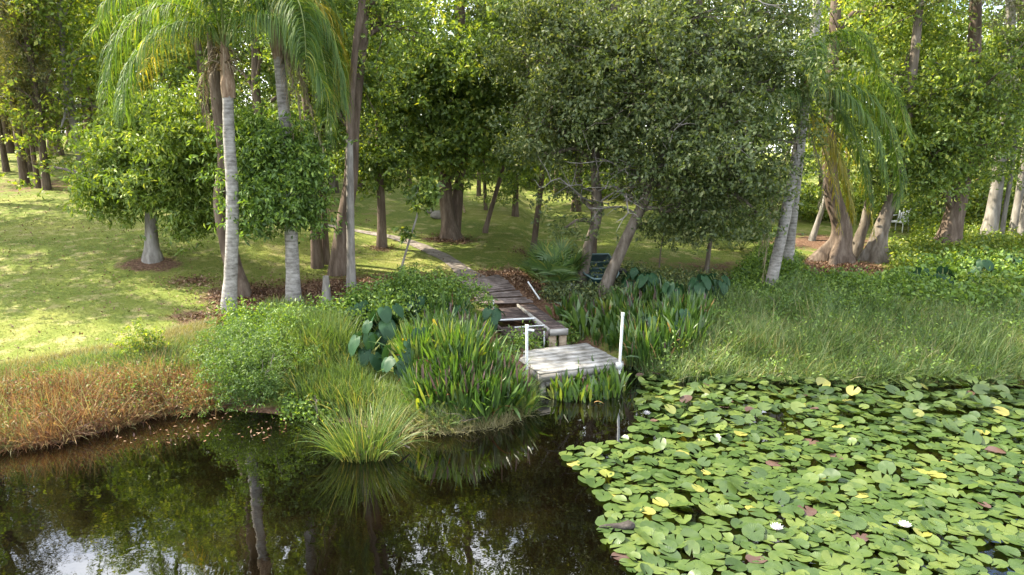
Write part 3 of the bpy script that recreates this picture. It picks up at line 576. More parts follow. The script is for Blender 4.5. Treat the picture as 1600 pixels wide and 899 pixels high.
rt('smooth pale trunk, rightmost at the edge of the picture', [(1596,388),(1602,340),(1612,270),(1625,140)], .19, .12, [LB(1640,100,Yj,100,80,90), LB(1700,-20,Yj,120,90,90)], 'mid', 'barkp', 38)
rt('thin pale leaning trunk left of the dark buttressed tree', [(1268,376),(1282,335),(1296,290),(1310,240)], .11, .07, [LB(1310,225,G(1268,376)[1],45,35,40)], 'mid', 'barkp', 39)
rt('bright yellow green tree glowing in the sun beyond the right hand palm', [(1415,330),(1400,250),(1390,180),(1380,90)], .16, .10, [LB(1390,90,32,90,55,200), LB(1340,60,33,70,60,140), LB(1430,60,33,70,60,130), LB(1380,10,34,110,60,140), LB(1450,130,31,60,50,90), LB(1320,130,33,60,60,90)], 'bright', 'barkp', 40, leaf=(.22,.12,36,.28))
# big casuarina like pine leaning in at the top right, with bare limbs and hanging needles
def pine_extra(root, tp, r):
    bs = np.array(root.location); mb = MB()
    for a_ in ([(1605,70),(1555,68),(1515,95),(1470,120)], [(1600,30),(1550,70),(1500,100),(1480,115)], [(1480,110),(1485,60),(1500,10),(1520,-40)]):
        pts = catmull([P(x, y, 17.5)-bs for x, y in a_], 12); tube(mb, pts, np.linspace(.17,.10,12), 10, lump=.1)
        mb2 = mb
    mb.build('fallen_limbs', M['bark'], root, True)
    mo = MB(); C = lobe_pts(P(1585,40,17.5)-bs, (1.1,1.0,1.1), 120, r); n = len(C)*26
    blades(mo, np.repeat(C, 26, 0)+r.normal(0,.16,(n,3)), r.normal(0,.35,(n,3))+[0,0,-1], r.uniform(.35,.9,n), .012, r, bend=1.5)
    C = lobe_pts(P(1460,0,18.5)-bs, (2.0,1.0,.6), 110, r); n = len(C)*26
    blades(mo, np.repeat(C, 26, 0)+r.normal(0,.2,(n,3)), r.normal(0,.6,(n,3))+[0,0,-.6], r.uniform(.25,.6,n), .014, r, bend=1.5)
    mo.build('hanging_needles', M['moss'], root)
tree('pine_tree', 'old pine leaning in from the right with thick bare limbs and pale hanging needles', 'tree', np.array([(19.5,22,gz(19.5,22)), P(1700,250,21.5), P(1640,80,21), P(1600,-60,21), P(1560,-200,21)]), .34, .2,
     [LB(1540,-40,21,140,50,70), LB(1650,0,21,90,90,60), LB(1420,-60,22,130,50,60)], (.16,.03,60,.22), 'moss', 'bark', seed=41, minh=.5)

# ------------------------------------------------------------------ palms
def frond(root, pts, seed, mat='frond', ll=.98, n=190, wdt=.019, rr=.028, bend=3.8, stalk=.12):
    r = np.random.default_rng(seed); bs = np.array(root.location)
    q = catmull(np.asarray(pts)-bs, 40); T = nrm(np.gradient(q, axis=0)); mb = MB()
    tube(mb, q, np.linspace(rr, .006, 40), 5, 0)
    for s_ in (-1, 1):
        t_ = np.linspace(stalk, .99, n)+r.uniform(-.004,.004,n); i_ = np.clip(t_*39, 0, 38.99); a_ = i_.astype(int); f_ = (i_-a_)[:,None]
        p = q[a_]*(1-f_)+q[a_+1]*f_; tt = T[a_]
        sd_ = np.cross(tt, (0,0,1.)); sd_ = nrm(sd_+1e-3); up_ = np.cross(sd_, tt)
        d = sd_*s_*.85+tt*.55+up_*r.uniform(-.25,.5,(n,1))+r.normal(0,.1,(n,3))
        ln = ll*(.35+.65*np.sin(np.clip(t_*1.02,0,1)**.75*np.pi*.93))*r.uniform(.85,1.12,n)
        blades(mb, p, d, ln, wdt, r, bend=bend*r.uniform(.75,1.25,n), prof=[.5,1,.9,.7,.4,.06], mi=1)
    return mb.build('frond', [M['rachis'], M[mat]], root)
def palm(name, label, pts, r0, r1, shaft_top, seed):
    tr = TP(pts, 0); b = tr[0].copy(); root = thing(name, label, 'palm', b)
    tp = catmull(tr-b, 40); k = np.linspace(0,1,40); rad = (r0+(r1-r0)*k)*(1+.35*np.exp(-k*16)); rad *= 1+.02*np.sin(k*190); tp[0,2] -= .2
    mb = MB(); tube(mb, tp, rad, 18, lump=.03, seed=seed); mb.build('trunk', M['palmbark'], root, True)
    if shaft_top is not None:
        top = shaft_top-b; mb = MB(); q = catmull([tp[-1]-[0,0,.05], tp[-1]*.5+top*.5, top], 10)
        tube(mb, q, [r1*1.05, r1*1.2, r1*1.28, r1*1.15, r1*1.05, r1, r1*.9, r1*.75, r1*.6, r1*.4], 14, lump=.4, seed=seed); mb.build('crownshaft', M['shaft'], root, True)
    return root
# A : foreground palm
YA = G(357,482)[1]
pa = palm('queen_palm', 'foreground queen palm with ringed grey trunk and wide drooping fronds on the left bank', [(357,483),(362,400),(363,300),(358,220),(356,150)], .155, .115, P(350,55,YA), 51)
def F(root, pl, Yb, seed, **k): return frond(root, [P(x, y, Yb+dy) for x, y, dy in pl], seed, **k)
cA = (350, 78)
for i_, (pl, kw) in enumerate([
    ([(350,78,0),(310,22,0),(255,8,-.1),(200,42,-.2),(172,100,-.3),(168,160,-.3)], dict(n=170, ll=1.0)),
    ([(350,78,0),(320,42,-.3),(275,36,-.6),(225,70,-.9),(198,130,-1.0),(195,180,-1.0)], dict(n=150)),
    ([(350,80,0),(318,20,.5),(255,-20,1.0),(190,-5,1.4),(140,60,1.7)], {}),
    ([(350,78,0),(330,50,.3),(290,45,.7),(245,75,1.1),(215,130,1.3)], dict(mat='frondy', n=60)),
    ([(350,78,0),(330,5,-.3),(280,-45,-.8),(210,-40,-1.2),(160,10,-1.5)], {}),
    ([(350,78,0),(385,15,0),(440,-10,.1),(500,25,.1),(530,100,.1),(540,170,.1)], dict(n=170, ll=1.0)),
    ([(350,78,0),(380,35,-.3),(425,25,-.6),(475,65,-.8),(508,140,-.9)], {}),
    ([(350,78,0),(375,-10,.4),(425,-50,.8),(490,-30,1.2),(540,50,1.4)], {}),
    ([(350,78,0),(345,0,-.5),(335,-70,-1.2),(310,-90,-2.0),(280,-40,-2.8)], {}),
    ([(350,78,0),(355,-10,.6),(365,-80,1.3),(385,-90,2.2),(410,-30,2.9)], {}),
    ([(350,78,0),(365,20,.5),(400,-5,1.1),(440,30,1.6),(460,90,1.9)], {}),
    ([(350,78,0),(325,30,.8),(290,5,1.5),(250,30,2.1),(230,80,2.4)], {}),
    ([(352,85,0),(340,90,.15),(322,110,.2),(318,150,.25),(325,200,.25)], dict(mat='frondd', n=40, ll=.45)),
    ]): F(pa, pl, YA, 500+i_, **kw)
mb = MB(); bsA = np.array(pa.location)      # old boot fibres round the crown base
rr_ = np.random.default_rng(5); n = 70; th = rr_.uniform(0, 6.28, n); bp = (P(351,95,YA)-bsA)+np.stack((np.cos(th)*.12, np.sin(th)*.12, rr_.uniform(-.25,.3,n)), 1)
blades(mb, bp, np.stack((np.cos(th), np.sin(th), th*0+.3), 1), rr_.uniform(.3,.8,n), .03, rr_, bend=3.2); mb.build('old_leaf_bases', M['frondd'], pa)
# B : second palm
YB = G(458,470)[1]
pb_ = palm('queen_palm', 'second palm from left, dead brown fronds hanging below its crown', [(459,471),(456,390),(452,300),(446,200),(436,90)], .165, .125, P(430,0,YB), 52)
for i_, (pl, kw) in enumerate([
    ([(432,40,0),(465,-5,0),(505,15,-.1),(528,90,-.2),(533,170,-.2)], dict(mat='frondy', n=150, ll=1.0)),
    ([(432,40,0),(460,20,-.4),(490,45,-.7),(508,110,-.9),(512,190,-1)], {}),
    ([(432,40,0),(462,40,.3),(495,80,.4),(512,150,.5),(520,220,.5)], {}),
    ([(432,40,0),(405,0,0),(380,-5,.2),(362,40,.3)], {}),
    ([(432,40,0),(440,-40,.4),(470,-80,.9),(510,-60,1.3),(540,10,1.6)], {}),
    ([(432,40,0),(420,-40,-.4),(390,-70,-.9),(350,-60,-1.2),(320,0,-1.4)], {}),
    ([(432,40,0),(450,0,-.8),(465,0,-1.4),(475,40,-1.8),(478,90,-2)], {}),
    ([(440,75,0),(452,85,-.1),(462,130,-.2),(472,205,-.2)], dict(mat='frondd', n=50, ll=.4)),
    ([(440,75,0),(458,90,.1),(478,150,.2),(505,235,.2)], dict(mat='frondd', n=55, ll=.45)),
    ([(440,75,0),(445,90,-.2),(450,140,-.3),(458,215,-.3)], dict(mat='frondd', n=45, ll=.35)),
    ]): F(pb_, pl, YB, 540+i_, **kw)
# C : slim pale palm
YC = G(549,450)[1]
pc = palm('slim_palm', 'tall slim palm with pale lower trunk standing in front of the flared brown trunk', [(549,450),(548,380),(547,300),(546,215)], .115, .085, None, 53)
pc.children[0].data.materials[0] = M['barkp']
mb = MB(); tube(mb, catmull([P(x, y, YC)-np.array(pc.location) for x, y in ((546,218),(549,150),(556,70),(566,0),(572,-90),(574,-210))], 24), np.linspace(.088,.075,24), 12, lump=.15); mb.build('upper_trunk', M['barkd'], pc, True)
for i_ in range(9):
    a_ = i_*.7; e = 2.4
    c0 = P(574,-205,YC); ps = [c0, c0+[math.cos(a_)*.8, math.sin(a_)*.8, .75], c0+[math.cos(a_)*1.7, math.sin(a_)*1.7, .7], c0+[math.cos(a_)*2.5, math.sin(a_)*2.5, -.3]]
    frond(pc, ps, 580+i_, n=50)
# D : right hand palm and its companion trunk
YD = G(1203,452)[1]
pd = palm('queen_palm', 'right hand queen palm with grey leaning trunk, its fronds arching down on the right side', [(1202,455),(1212,410),(1225,350),(1238,280),(1250,210),(1258,160)], .155, .12, P(1265,100,YD), 54)
for i_, (pl, kw) in enumerate([
    ([(1263,150,0),(1300,130,-.2),(1345,140,-.4),(1385,190,-.5),(1405,270,-.5),(1402,320,-.5)], {}),
    ([(1263,150,0),(1298,140,-.5),(1338,160,-.9),(1370,215,-1.1),(1384,290,-1.2)], {}),
    ([(1263,150,0),(1300,115,.3),(1355,110,.6),(1400,150,.8),(1422,220,.9)], {}),
    ([(1263,150,0),(1290,155,0),(1320,185,0),(1345,245,0),(1360,320,0)], {}),
    ([(1263,170,0),(1280,195,-.3),(1305,235,-.4),(1322,290,-.4),(1335,345,-.4)], dict(mat='frondy', ll=.6)),
    ([(1263,170,0),(1275,200,.2),(1292,250,.3),(1305,300,.3),(1312,360,.3)], dict(mat='frondy', n=70, ll=.55)),
    ([(1263,170,0),(1290,190,.3),(1330,240,.5),(1355,300,.5),(1366,370,.5)], dict(mat='frondy', n=60, ll=.5)),
    ([(1263,150,0),(1275,90,0),(1310,50,.1),(1350,60,.2),(1375,110,.3)], {}),
    ([(1263,150,0),(1240,100,.2),(1205,80,.5),(1170,110,.8)], {}),
    ([(1263,150,0),(1245,140,-.6),(1215,150,-1.2),(1190,200,-1.5)], {}),
    ([(1263,150,0),(1260,90,-.6),(1265,60,-1.4),(1275,80,-2.2),(1280,140,-2.7)], {}),
    ([(1258,185,0),(1240,215,-.2),(1222,280,-.4),(1200,370,-.5),(1192,440,-.5)], dict(mat='frondd', n=60, ll=.35)),
    ([(1258,185,0),(1235,230,.1),(1210,300,.2),(1186,400,.2)], dict(mat='frondd', n=55, ll=.35)),
    ([(1258,185,0),(1270,220,-.2),(1285,280,-.3),(1282,340,-.3)], dict(mat='frondd', n=45, ll=.35)),
    ]): kw.setdefault('ll', .78); F(pd, pl, YD, 560+i_, **kw)
pe = palm('tall_palm', 'tall pale palm trunk rising just behind the right hand queen palm', [(1228,425),(1237,350),(1247,260),(1262,130),(1277,10),(1284,-80),(1288,-180)], .155, .11, P(1290,-240,YD+1), 55)
for i_ in range(9):
    a_ = i_*.72; c0 = np.array(pe.location)+[0,0,0]; c0 = P(1290,-235,G(1228,425)[1]); ps = [c0, c0+[math.cos(a_)*.9, math.sin(a_)*.9, .8], c0+[math.cos(a_)*1.9, math.sin(a_)*1.9, .7], c0+[math.cos(a_)*2.7, math.sin(a_)*2.7, -.5]]
    frond(pe, ps, 600+i_, n=50)
# cut stump post
q = G(511,477); mb = MB(); tube(mb, catmull([q*0-[0,0,.1],(.0,0,.4),(.01,0,.72)], 10), np.linspace(.125,.07,10), 12, lump=.12, seed=4)
tag(mb.build('tree_stump', M['barkp'], loc=q, smooth_=True, local=True), 'short pale lichen covered palm stump on the brown soil between two palms', 'stump')

# ------------------------------------------------------------------ far trees: four kinds, copied
def proto(name, label, seed, hgt, r0, mat, bark, wide, low, leaf, nl=9):
    r = np.random.default_rng(seed); lobes = []
    for k in range(nl):
        f_ = k/(nl-1); z = low+(hgt-low)*(.08+.9*f_); a_ = k*2.4+seed; rad = wide*(1-.55*f_)*.55*(1 if k < nl-1 else .1)
        lobes.append((np.array((math.cos(a_)*rad, math.sin(a_)*rad, z)), (wide*.52*(1.15-.5*f_), wide*.52*(1.15-.5*f_), (hgt-low)*.17+.3), int(38)))
    return tree(name, label, 'tree', [(0,0,0),(r.normal(0,.2),r.normal(0,.2),hgt*.35),(r.normal(0,.35),r.normal(0,.35),hgt*.7),(0,0,hgt*.93)], r0, r0*.35, lobes, leaf, mat, bark, seed=seed, twigs=.10, base=np.zeros(3), gap=.47, seg=9)
KIND = {}
KIND['high'] = proto('background_tree', 'x', 75, 15, .25, 'mid', 'barkd', 3.3, 4.6, (.24,.13,42,.40), 9)
KIND['slim'] = proto('slim_tree', 'x', 77, 12, .12, 'mid', 'barkd', 2.2, 4.0, (.2,.11,40,.34), 7)
KIND['sunny'] = proto('broadleaf_tree', 'x', 76, 11.5, .2, 'bright', 'barkd', 3.4, 4.8, (.22,.12,48,.36), 9)
KIND['pine'] = proto('pine_tree', 'x', 71, 15, .26, 'pine', 'barkd', 2.8, 5.2, (.26,.06,44,.38), 11)
KIND['mid'] = proto('background_tree', 'x', 72, 14, .24, 'mid', 'barkd', 3.4, 2.4, (.24,.13,38,.40), 10)
KIND['bright'] = proto('background_tree', 'x', 73, 12, .2, 'bright', 'barkp', 3.2, 1.8, (.24,.13,36,.38), 10)
KIND['dark'] = proto('background_tree', 'x', 74, 16, .28, 'dark', 'bark', 3.5, 2.8, (.24,.13,40,.42), 11)
used = {k: False for k in KIND}
def plant(kind, x, y, s_, rz, label, group=None, name=None):
    src = KIND[kind]; o = src if not used[kind] else copy_tree(src); used[kind] = True
    o.location = (x, y, float(gz(x, y))-.05); o.scale = (s_,)*3; o.rotation_euler = (0,0,rz); tag(o, label, 'tree', group)
    if name: o.name = name
    return o
r = np.random.default_rng(99); NS = .7
NEARL = [(10,268,'pine',.78,'thin dark pine trunk at the far left edge of the lawn'),(40,290,'pine',1.0,'thickest dark pine trunk near the left edge of the lawn'),
    (60,294,'pine',.62,'slim pale trunk standing against the two dark pines at far left'),(73,297,'pine',.9,'dark pine right of the slim pale trunk at far left'),(47,268,'pine',.9,'dark pine hidden partly behind the thickest one at far left'),
    (157,262,'sunny',.95,'bright yellow green tree catching the sun beside the stony path up the left lawn'),(150,236,'high',.85,'brown trunked tree just behind the dark one by the stony path')]
for px, py, kd, s_, lab in NEARL:
    q = G(px, py); plant(kd, q[0], q[1], s_*NS, r.uniform(0,6), lab)
for px, py, kd in [(16,239,'pine'),(84,242,'pine'),(93,243,'high'),(122,232,'high'),(30,238,'high'),(112,228,'pine'),(140,222,'high'),(60,236,'pine'),(200,240,'high'),(240,250,'high'),(290,262,'sunny'),(-40,250,'pine'),(-90,262,'high')]:
    q = G(px, py); plant(kd, q[0], q[1], r.uniform(.8,1.05), r.uniform(0,6), 'distant %s tree at the far top of the left lawn' % {'pine':'slender pine','high':'high crowned green','sunny':'light green'}[kd], {'pine':'slender pine','high':'high crowned green','sunny':'light green'}[kd]+' trees far up the left lawn')
plant('bright', P(118,150,30)[0], 30, .95, 1.0, 'bright yellow green tree catching the sun left of the palm fronds')
for px, py, kd, s_, lab in [(-170,425,'high',.5,'small tree outside the left edge near the bank'),(-70,318,'pine',1.0,'tall pine just outside the left edge that shades the lawn'),(-240,350,'high',1.0,'tall tree outside the left edge'),(-460,330,'pine',1.0,'tall pine farther outside the left edge'),
        (478,300,'slim',.9,'slim dark tree on the upper lawn left of the brown trunks'),(563,296,'slim',1.0,'slim tree on the upper lawn between the pale palm and the small round crowned tree'),(640,292,'slim',.95,'slim tree far up the lawn above the white stemmed sapling'),(748,306,'slim',.8,'slim tree far up the lawn right of the twin trunk'),
        (868,306,'slim',.9,'slim tree far up the lawn behind the left leaning oak'),(985,318,'slim',.9,'slim tree on the lawn seen past the brown leaning oak'),(1065,345,'slim',.85,'slim tree on the shady lawn left of the small forked tree'),(1150,350,'slim',.9,'slim tree on the shady lawn left of the right hand palms'),(275,285,'slim',1.0,'slim tree on the upper lawn behind the round bushy tree'),
        (1420,345,'slim',.8,'slim tree in the sunny weeds behind the garden chair'),(1520,352,'slim',.9,'slim tree in the sunny weeds between the ridged trunk and the pale trunks')]:
    q = G(px, py); plant(kd, q[0], q[1], s_, r.uniform(0,6), lab)
# rows beyond the lawn
row = [(-27,60),(-20,62),(-34,58),(-42,62),(-14,58),(-9,50),(-16,49),(-4,48),(1,47),(6,46),(11,42),(-12,44),(4,43),(10,38),(17,37),(19,31),(24,32),(23,26.5),(29,28),(33,30),(31,22),(20,41),(27,40),(35,40),(-22,52),(-30,52),(0,54),(8,53),(-8,56),(16,50),(25,50),(36,52),(-50,60),(-60,55),(45,45),(44,32),(-46,46)]
for k, (x, y) in enumerate(row):
    if y > 47 and k % 3 == 1: continue
    kd = (['mid','dark','mid','bright'][k % 4] if x < 10 else ['bright','mid','bright','dark','mid'][k % 5])  # bright kinds mixed in so leaf colour supplies the sun glow
    plant(kd, x+r.uniform(-.8,.8), y+r.uniform(-.8,.8), (r.uniform(.85,1.2) if y > 47 else r.uniform(.62,.85)), r.uniform(0,6),
          'background %s tree in the wood beyond the lawn' % {'dark':'dense dark','mid':'green','bright':'light green'}[kd], '%s trees in the wood beyond the lawn' % {'dark':'dense dark','mid':'green','bright':'light green'}[kd])
# trees over the left lawn that close the middle distance
for px, py, kd, s_, lab in [(330,300,'high',.8,'green tree on the lawn behind the round bushy tree'),(420,318,'high',.8,'dark tree on the upper lawn behind the two palms'),(345,268,'dark',.85,'dark dense tree far up the lawn behind the ringed palm'),(520,300,'dark',.85,'dark tree on the upper lawn behind the brown trunks'),(900,330,'mid',.85,'green tree on the lawn behind the leaning oaks')]:
    q = G(px, py); plant(kd, q[0], q[1], s_, r.uniform(0,6), lab)
# far wood as one mass
mb = MB(); C = []
for k in range(800):
    a_ = r.uniform(-62, 62); y = 72+r.uniform(0,10)-abs(a_)*.15; z = gz(a_, 70)+r.uniform(0, 10)**1.0; C.append((a_, y, z))
leaves(mb, C, 36, .9, .6, .35, r); tag(mb.build('far_wood', M['bright']), 'distant wall of woodland closing the view behind all the trees', 'wood', kind='stuff')  # bright leaf colour stands in for sunlight on this mass
# hedge bushes at the top of the lawn
def bush(label, seed, mat, rx, rz, n, leaf, group=None, name='bush'):
    r_ = np.random.default_rng(seed); root = thing(name, label, 'bush', (0,0,0), group)
    C = lobe_pts((0,0,rz*.75), (rx, rx, rz), n, r_, .45, .25); C = C[C[:,2] > .03]; mb = MB(); leaves(mb, C, leaf[2], leaf[3], leaf[0], leaf[1], r_); mb.build('foliage', M[mat], root)
    mb = MB()
    for q in C[r_.random(len(C)) < .12]: limb(mb, (r_.normal(0,.08), r_.normal(0,.08), -.1), q, .02, .006, r_, 4)
    mb.build('stems', M['twig'], root, True); return root
BK = [bush('x', 81, 'mid', 1.5, 1.1, 90, (.16,.09,40,.2)), bush('x', 82, 'bright', 1.2, .8, 80, (.14,.08,40,.17)), bush('x', 83, 'dark', 1.6, 1.4, 90, (.16,.09,40,.22))]
bused = [0,0,0]
def putbush(k, x, y, s_, label, group=None):
    o = BK[k] if not bused[k] else copy_tree(BK[k]); bused[k] = 1
    o.location = (x, y, float(gz(x, y))-.05); o.scale = (s_,)*3; o.rotation_euler = (0,0,r.uniform(0,6)); tag(o, label, None, group)
hx = np.linspace(-16, 30, 34)
for i_, x in enumerate(hx):
    yb = np.interp(x, [-16,-8,2,8,12,20,30], [50,42,40,35,30.5,27.5,25])+r.uniform(-.8,.8)
    k = int(r.choice([0,2,2,0])) if x < 9 else int(r.choice([0,1,1,0]))
    putbush(k, x, yb, r.uniform(.9,1.4), ['mid green','pale green','dark green'][k]+' bush in the hedge along the far edge of the lawn', ['mid green','pale green','dark green'][k]+' bushes of the far hedge')
for x in np.linspace(-60, -18, 26): putbush(2, x, 61+r.uniform(-1,1), 1.3, 'dark green bush in the hedge along the far edge of the lawn', 'dark green bushes of the far hedge')

# ------------------------------------------------------------------ bank vegetation
M['rush'] = leafmat('rush_leaf', [(0.057,0.110,0.027),(0.102,0.171,0.037),(0.159,0.220,0.053),(0.295,0.264,0.085)], [0,.5,.9,1], trans=.35, mottle=.6)
M['weed'] = leafmat('soft_grass', [(.09,.16,.055),(.14,.22,.07),(.21,.28,.095),(.36,.34,.17)], [0,.5,.88,1], trans=.4, mottle=.5)
M['rust'] = leafmat('rusty_dry_grass', [(.10,.05,.032),(.20,.095,.045),(.30,.155,.065),(.38,.26,.10),(.32,.31,.13),(.13,.20,.05)], [0,.25,.5,.7,.86,1], trans=.35, tint=(1.1,1,.6), mottle=.8)
M['straw'] = leafmat('straw_grass', [(.20,.19,.08),(.30,.28,.13),(.38,.33,.20),(.16,.22,.06)], [0,.4,.8,1], trans=.3, mottle=.8)
M['pick'] = leafmat('pickerelweed_leaf', [(.035,.085,.016),(.06,.13,.022),(.10,.18,.032),(.20,.25,.04)], [0,.4,.88,1], trans=.42, gloss=.06, rough=.4, mottle=.7)
M['spike'] = leafmat('seed_spike', [(.07,.05,.05),(.14,.09,.08)], trans=.1)
M['taro'] = leafmat('elephant_ear_leaf', [(0.014,0.047,0.022),(0.023,0.065,0.029),(0.043,0.086,0.032)], trans=.2, gloss=.02, rough=.5)
M['yellow'] = leafmat('yellow_leaf', [(.50,.34,.03),(.55,.42,.04)], trans=.3)
M['fern'] = leafmat('feathery_leaf', [(0.064,0.130,0.028),(0.106,0.190,0.038),(0.170,0.260,0.057)], trans=.42, mottle=.9)
M['turf'] = leafmat('turf_blade', [(0.090,0.121,0.023),(0.155,0.181,0.035),(0.221,0.225,0.056),(0.294,0.257,0.110)], [0,.45,.85,1], trans=.3, mottle=.5)
M['debris'] = leafmat('leaf_litter_leaf', [(.07,.035,.02),(.16,.085,.045),(.28,.19,.12)], trans=.1)
def poly_px(pts, n, r, hgt=0):
    """random ground points inside a picture-space polygon projected on the ground (uniform on the ground)."""
    wp = np.array([G(*p)[:2] for p in pts]); lo, hi = wp.min(0), wp.max(0); out = []
    tot = 0
    while tot < n:
        q = r.uniform(lo, hi, (n*2, 2)); ins = np.zeros(len(q), bool); m_ = len(wp)
        for i_ in range(m_):
            a_, b_ = wp[i_], wp[(i_+1) % m_]
            c_ = ((a_[1] > q[:,1]) != (b_[1] > q[:,1])) & (q[:,0] < (b_[0]-a_[0])*(q[:,1]-a_[1])/(b_[1]-a_[1]+1e-12)+a_[0]); ins ^= c_
        q = q[ins]; out.append(q); tot += len(q)
    q = np.concatenate(out)[:n]; return np.column_stack((q, gz(q[:,0], q[:,1])))
def clumped(p, s_, thr, r, seed=3):
    return p[vnoise(p[:,0], p[:,1], s_, seed)+r.uniform(-.2,.2,len(p)) > thr]
def grassbed(name, label, px, n, h, wd, mat, seed, lean=(0,0), spread=.35, bend=.6, clump=None, prof=None, zmin=None, hvar=None, merge=None):
    r = np.random.default_rng(seed); p = poly_px(px, n, r) if isinstance(px[0], tuple) else px
    if clump: p = clumped(p, *clump, r)
    p[:,2] = np.maximum(p[:,2], -.1); qq = px_of(p); p = p[~(inpoly(qq, RAMPPX) | (inpoly(qq, PATHPX) & (r.random(len(p)) < .93)))]
    n = len(p); hh = h*r.uniform(.55,1.1,n)*(.7+.6*vnoise(p[:,0], p[:,1], .7, seed % 9)) if hvar is None else h*r.uniform(*hvar, n)
    hh = np.where(inpoly(px_of(p), [(484,440),(540,440),(546,525),(474,525)]), hh*.35, hh)
    d = np.column_stack((r.normal(lean[0], spread, n), r.normal(lean[1], spread, n), np.ones(n)))
    mb = merge or MB(); blades(mb, p-[0,0,.03], d, hh, wd, r, bend=bend*r.uniform(.4,1.6,n), prof=prof if prof is not None else [1,.9,.6,.06])
    if merge: return p
    return tag(mb.build(name, M[mat]), label, None, None, 'stuff')
# near lawn turf, only where the camera is close
r = np.random.default_rng(200)
p = poly_px([(-80,600),(330,560),(420,500),(700,440),(720,410),(560,380),(300,360),(-80,330)], 150000, r); p = p[litter_at(p[:,0], p[:,1]) < r.uniform(.2,.9,len(p))]
grassbed('lawn_grass', 'short yellow green lawn grass on the open slope', p, 0, .06, .012, 'turf', 201, spread=.7, bend=1.2, hvar=(.5,1.5))
p = poly_px([(720,440),(1240,470),(1240,370),(760,350)], 60000, r); p = p[litter_at(p[:,0], p[:,1]) < r.uniform(.2,.9,len(p))]
grassbed('lawn_grass', 'short lawn grass in the shade of the oaks', p, 0, .06, .014, 'turf', 202, spread=.7, bend=1.2, hvar=(.5,1.5))
mb = MB(); p = poly_px([(-80,600),(330,560),(420,500),(700,440),(720,410),(560,330),(300,300),(-80,300)], 1800, r); leaves(mb, p+[0,0,.03], 1, .004, .07, .045, r, up=1.2, droop=0); tag(mb.build('fallen_leaves', M['debris']), 'single fallen leaves sprinkled over the open lawn', kind='stuff')
mb = MB()
for lx, ly, rx, ry, s_ in LIT[1:16]:
    n = int(1500*rx*ry*s_); q = np.column_stack((r.normal(lx, rx*.5, n), r.normal(ly, ry*.5, n))); q = q[~(inpoly(px_of(np.column_stack((q, gz(q[:,0], q[:,1])))), RAMPPX) & (r.random(len(q)) < .97))]; leaves(mb, np.column_stack((q, gz(q[:,0], q[:,1])+.02)), 1, .004, .08, .045, r, up=1.2, droop=0)
tag(mb.build('leaf_litter', M['debris']), 'fallen brown leaves scattered round the trunks and the path', kind='stuff')
# pale unmown grass fringe above the rusty band
grassbed('tall_grass', 'pale green unmown grass fringe along the top of the left bank', [(-120,625),(0,600),(150,592),(330,575),(340,500),(200,540),(0,575),(-120,590)], 26000, .22, .011, 'straw', 205, spread=.4, bend=1.0)
grassbed('tall_grass', 'light green grass along the left bank', [(-120,640),(0,600),(330,585),(340,520),(200,560),(0,580),(-120,600)], 14000, .26, .012, 'weed', 206, spread=.4, bend=.9)
grassbed('dry_grass', 'scattered rusty stems thinning out upward from the left waterline band', [(-120,640),(0,625),(330,600),(345,560),(200,560),(0,590),(-120,600)], 2600, .3, .009, 'rust', 218, spread=.5, bend=1, clump=(.5,.45))
# rusty band
mb = MB(); px_ = [(-140,745),(0,712),(100,696),(190,672),(250,654),(345,642),(345,588),(200,600),(0,622),(-140,640)]
p = grassbed('', '', px_, 36000, .46, .010, 'rust', 207, spread=.55, bend=1.4, clump=(.45,.3), merge=mb)
grassbed('', '', px_, 2500, .8, .009, 'rust', 217, spread=.3, bend=.7, clump=(.6,.45), merge=mb)
C = clumped(poly_px(px_, 1500, r), .5, .45, r); C[:,2] = np.maximum(C[:,2], 0)+r.uniform(.02,.34,len(C)); leaves(mb, C, 14, .07, .07, .018, r, droop=0)
tag(mb.build('dry_grass', M['rust']), 'rusty orange dry grass and dock weeds along the left waterline', kind='stuff')
# rushes and grass in the middle bank
grassbed('rush_grass', 'tall mid green rushes on the bank left of the pickerelweed', [(430,520),(530,520),(555,600),(610,656),(560,658),(470,640)], 9500, .82, .020, 'rush', 208, spread=.28, bend=.8, prof=[.7,1,.9,.5,.06])
grassbed('rush_grass', 'fresh green grasses on the bank above the broad leaved plants', [(370,520),(420,478),(560,480),(640,470),(720,470),(700,520),(560,540),(430,545)], 8000, .42, .014, 'weed', 209, spread=.35, bend=1.0)
grassbed('water_grass', 'pale fine grass hanging over the water in front of the pickerelweed', [(640,680),(700,688),(780,676),(830,655),(820,632),(700,645),(640,650)], 5000, .40, .010, 'straw', 210, spread=.45, bend=1.5)
grassbed('water_grass', 'fine green grass mixed into the foot of the pickerelweed', [(600,665),(700,680),(830,650),(830,625),(600,625)], 12000, .58, .013, 'weed', 211, spread=.4, bend=1.1)
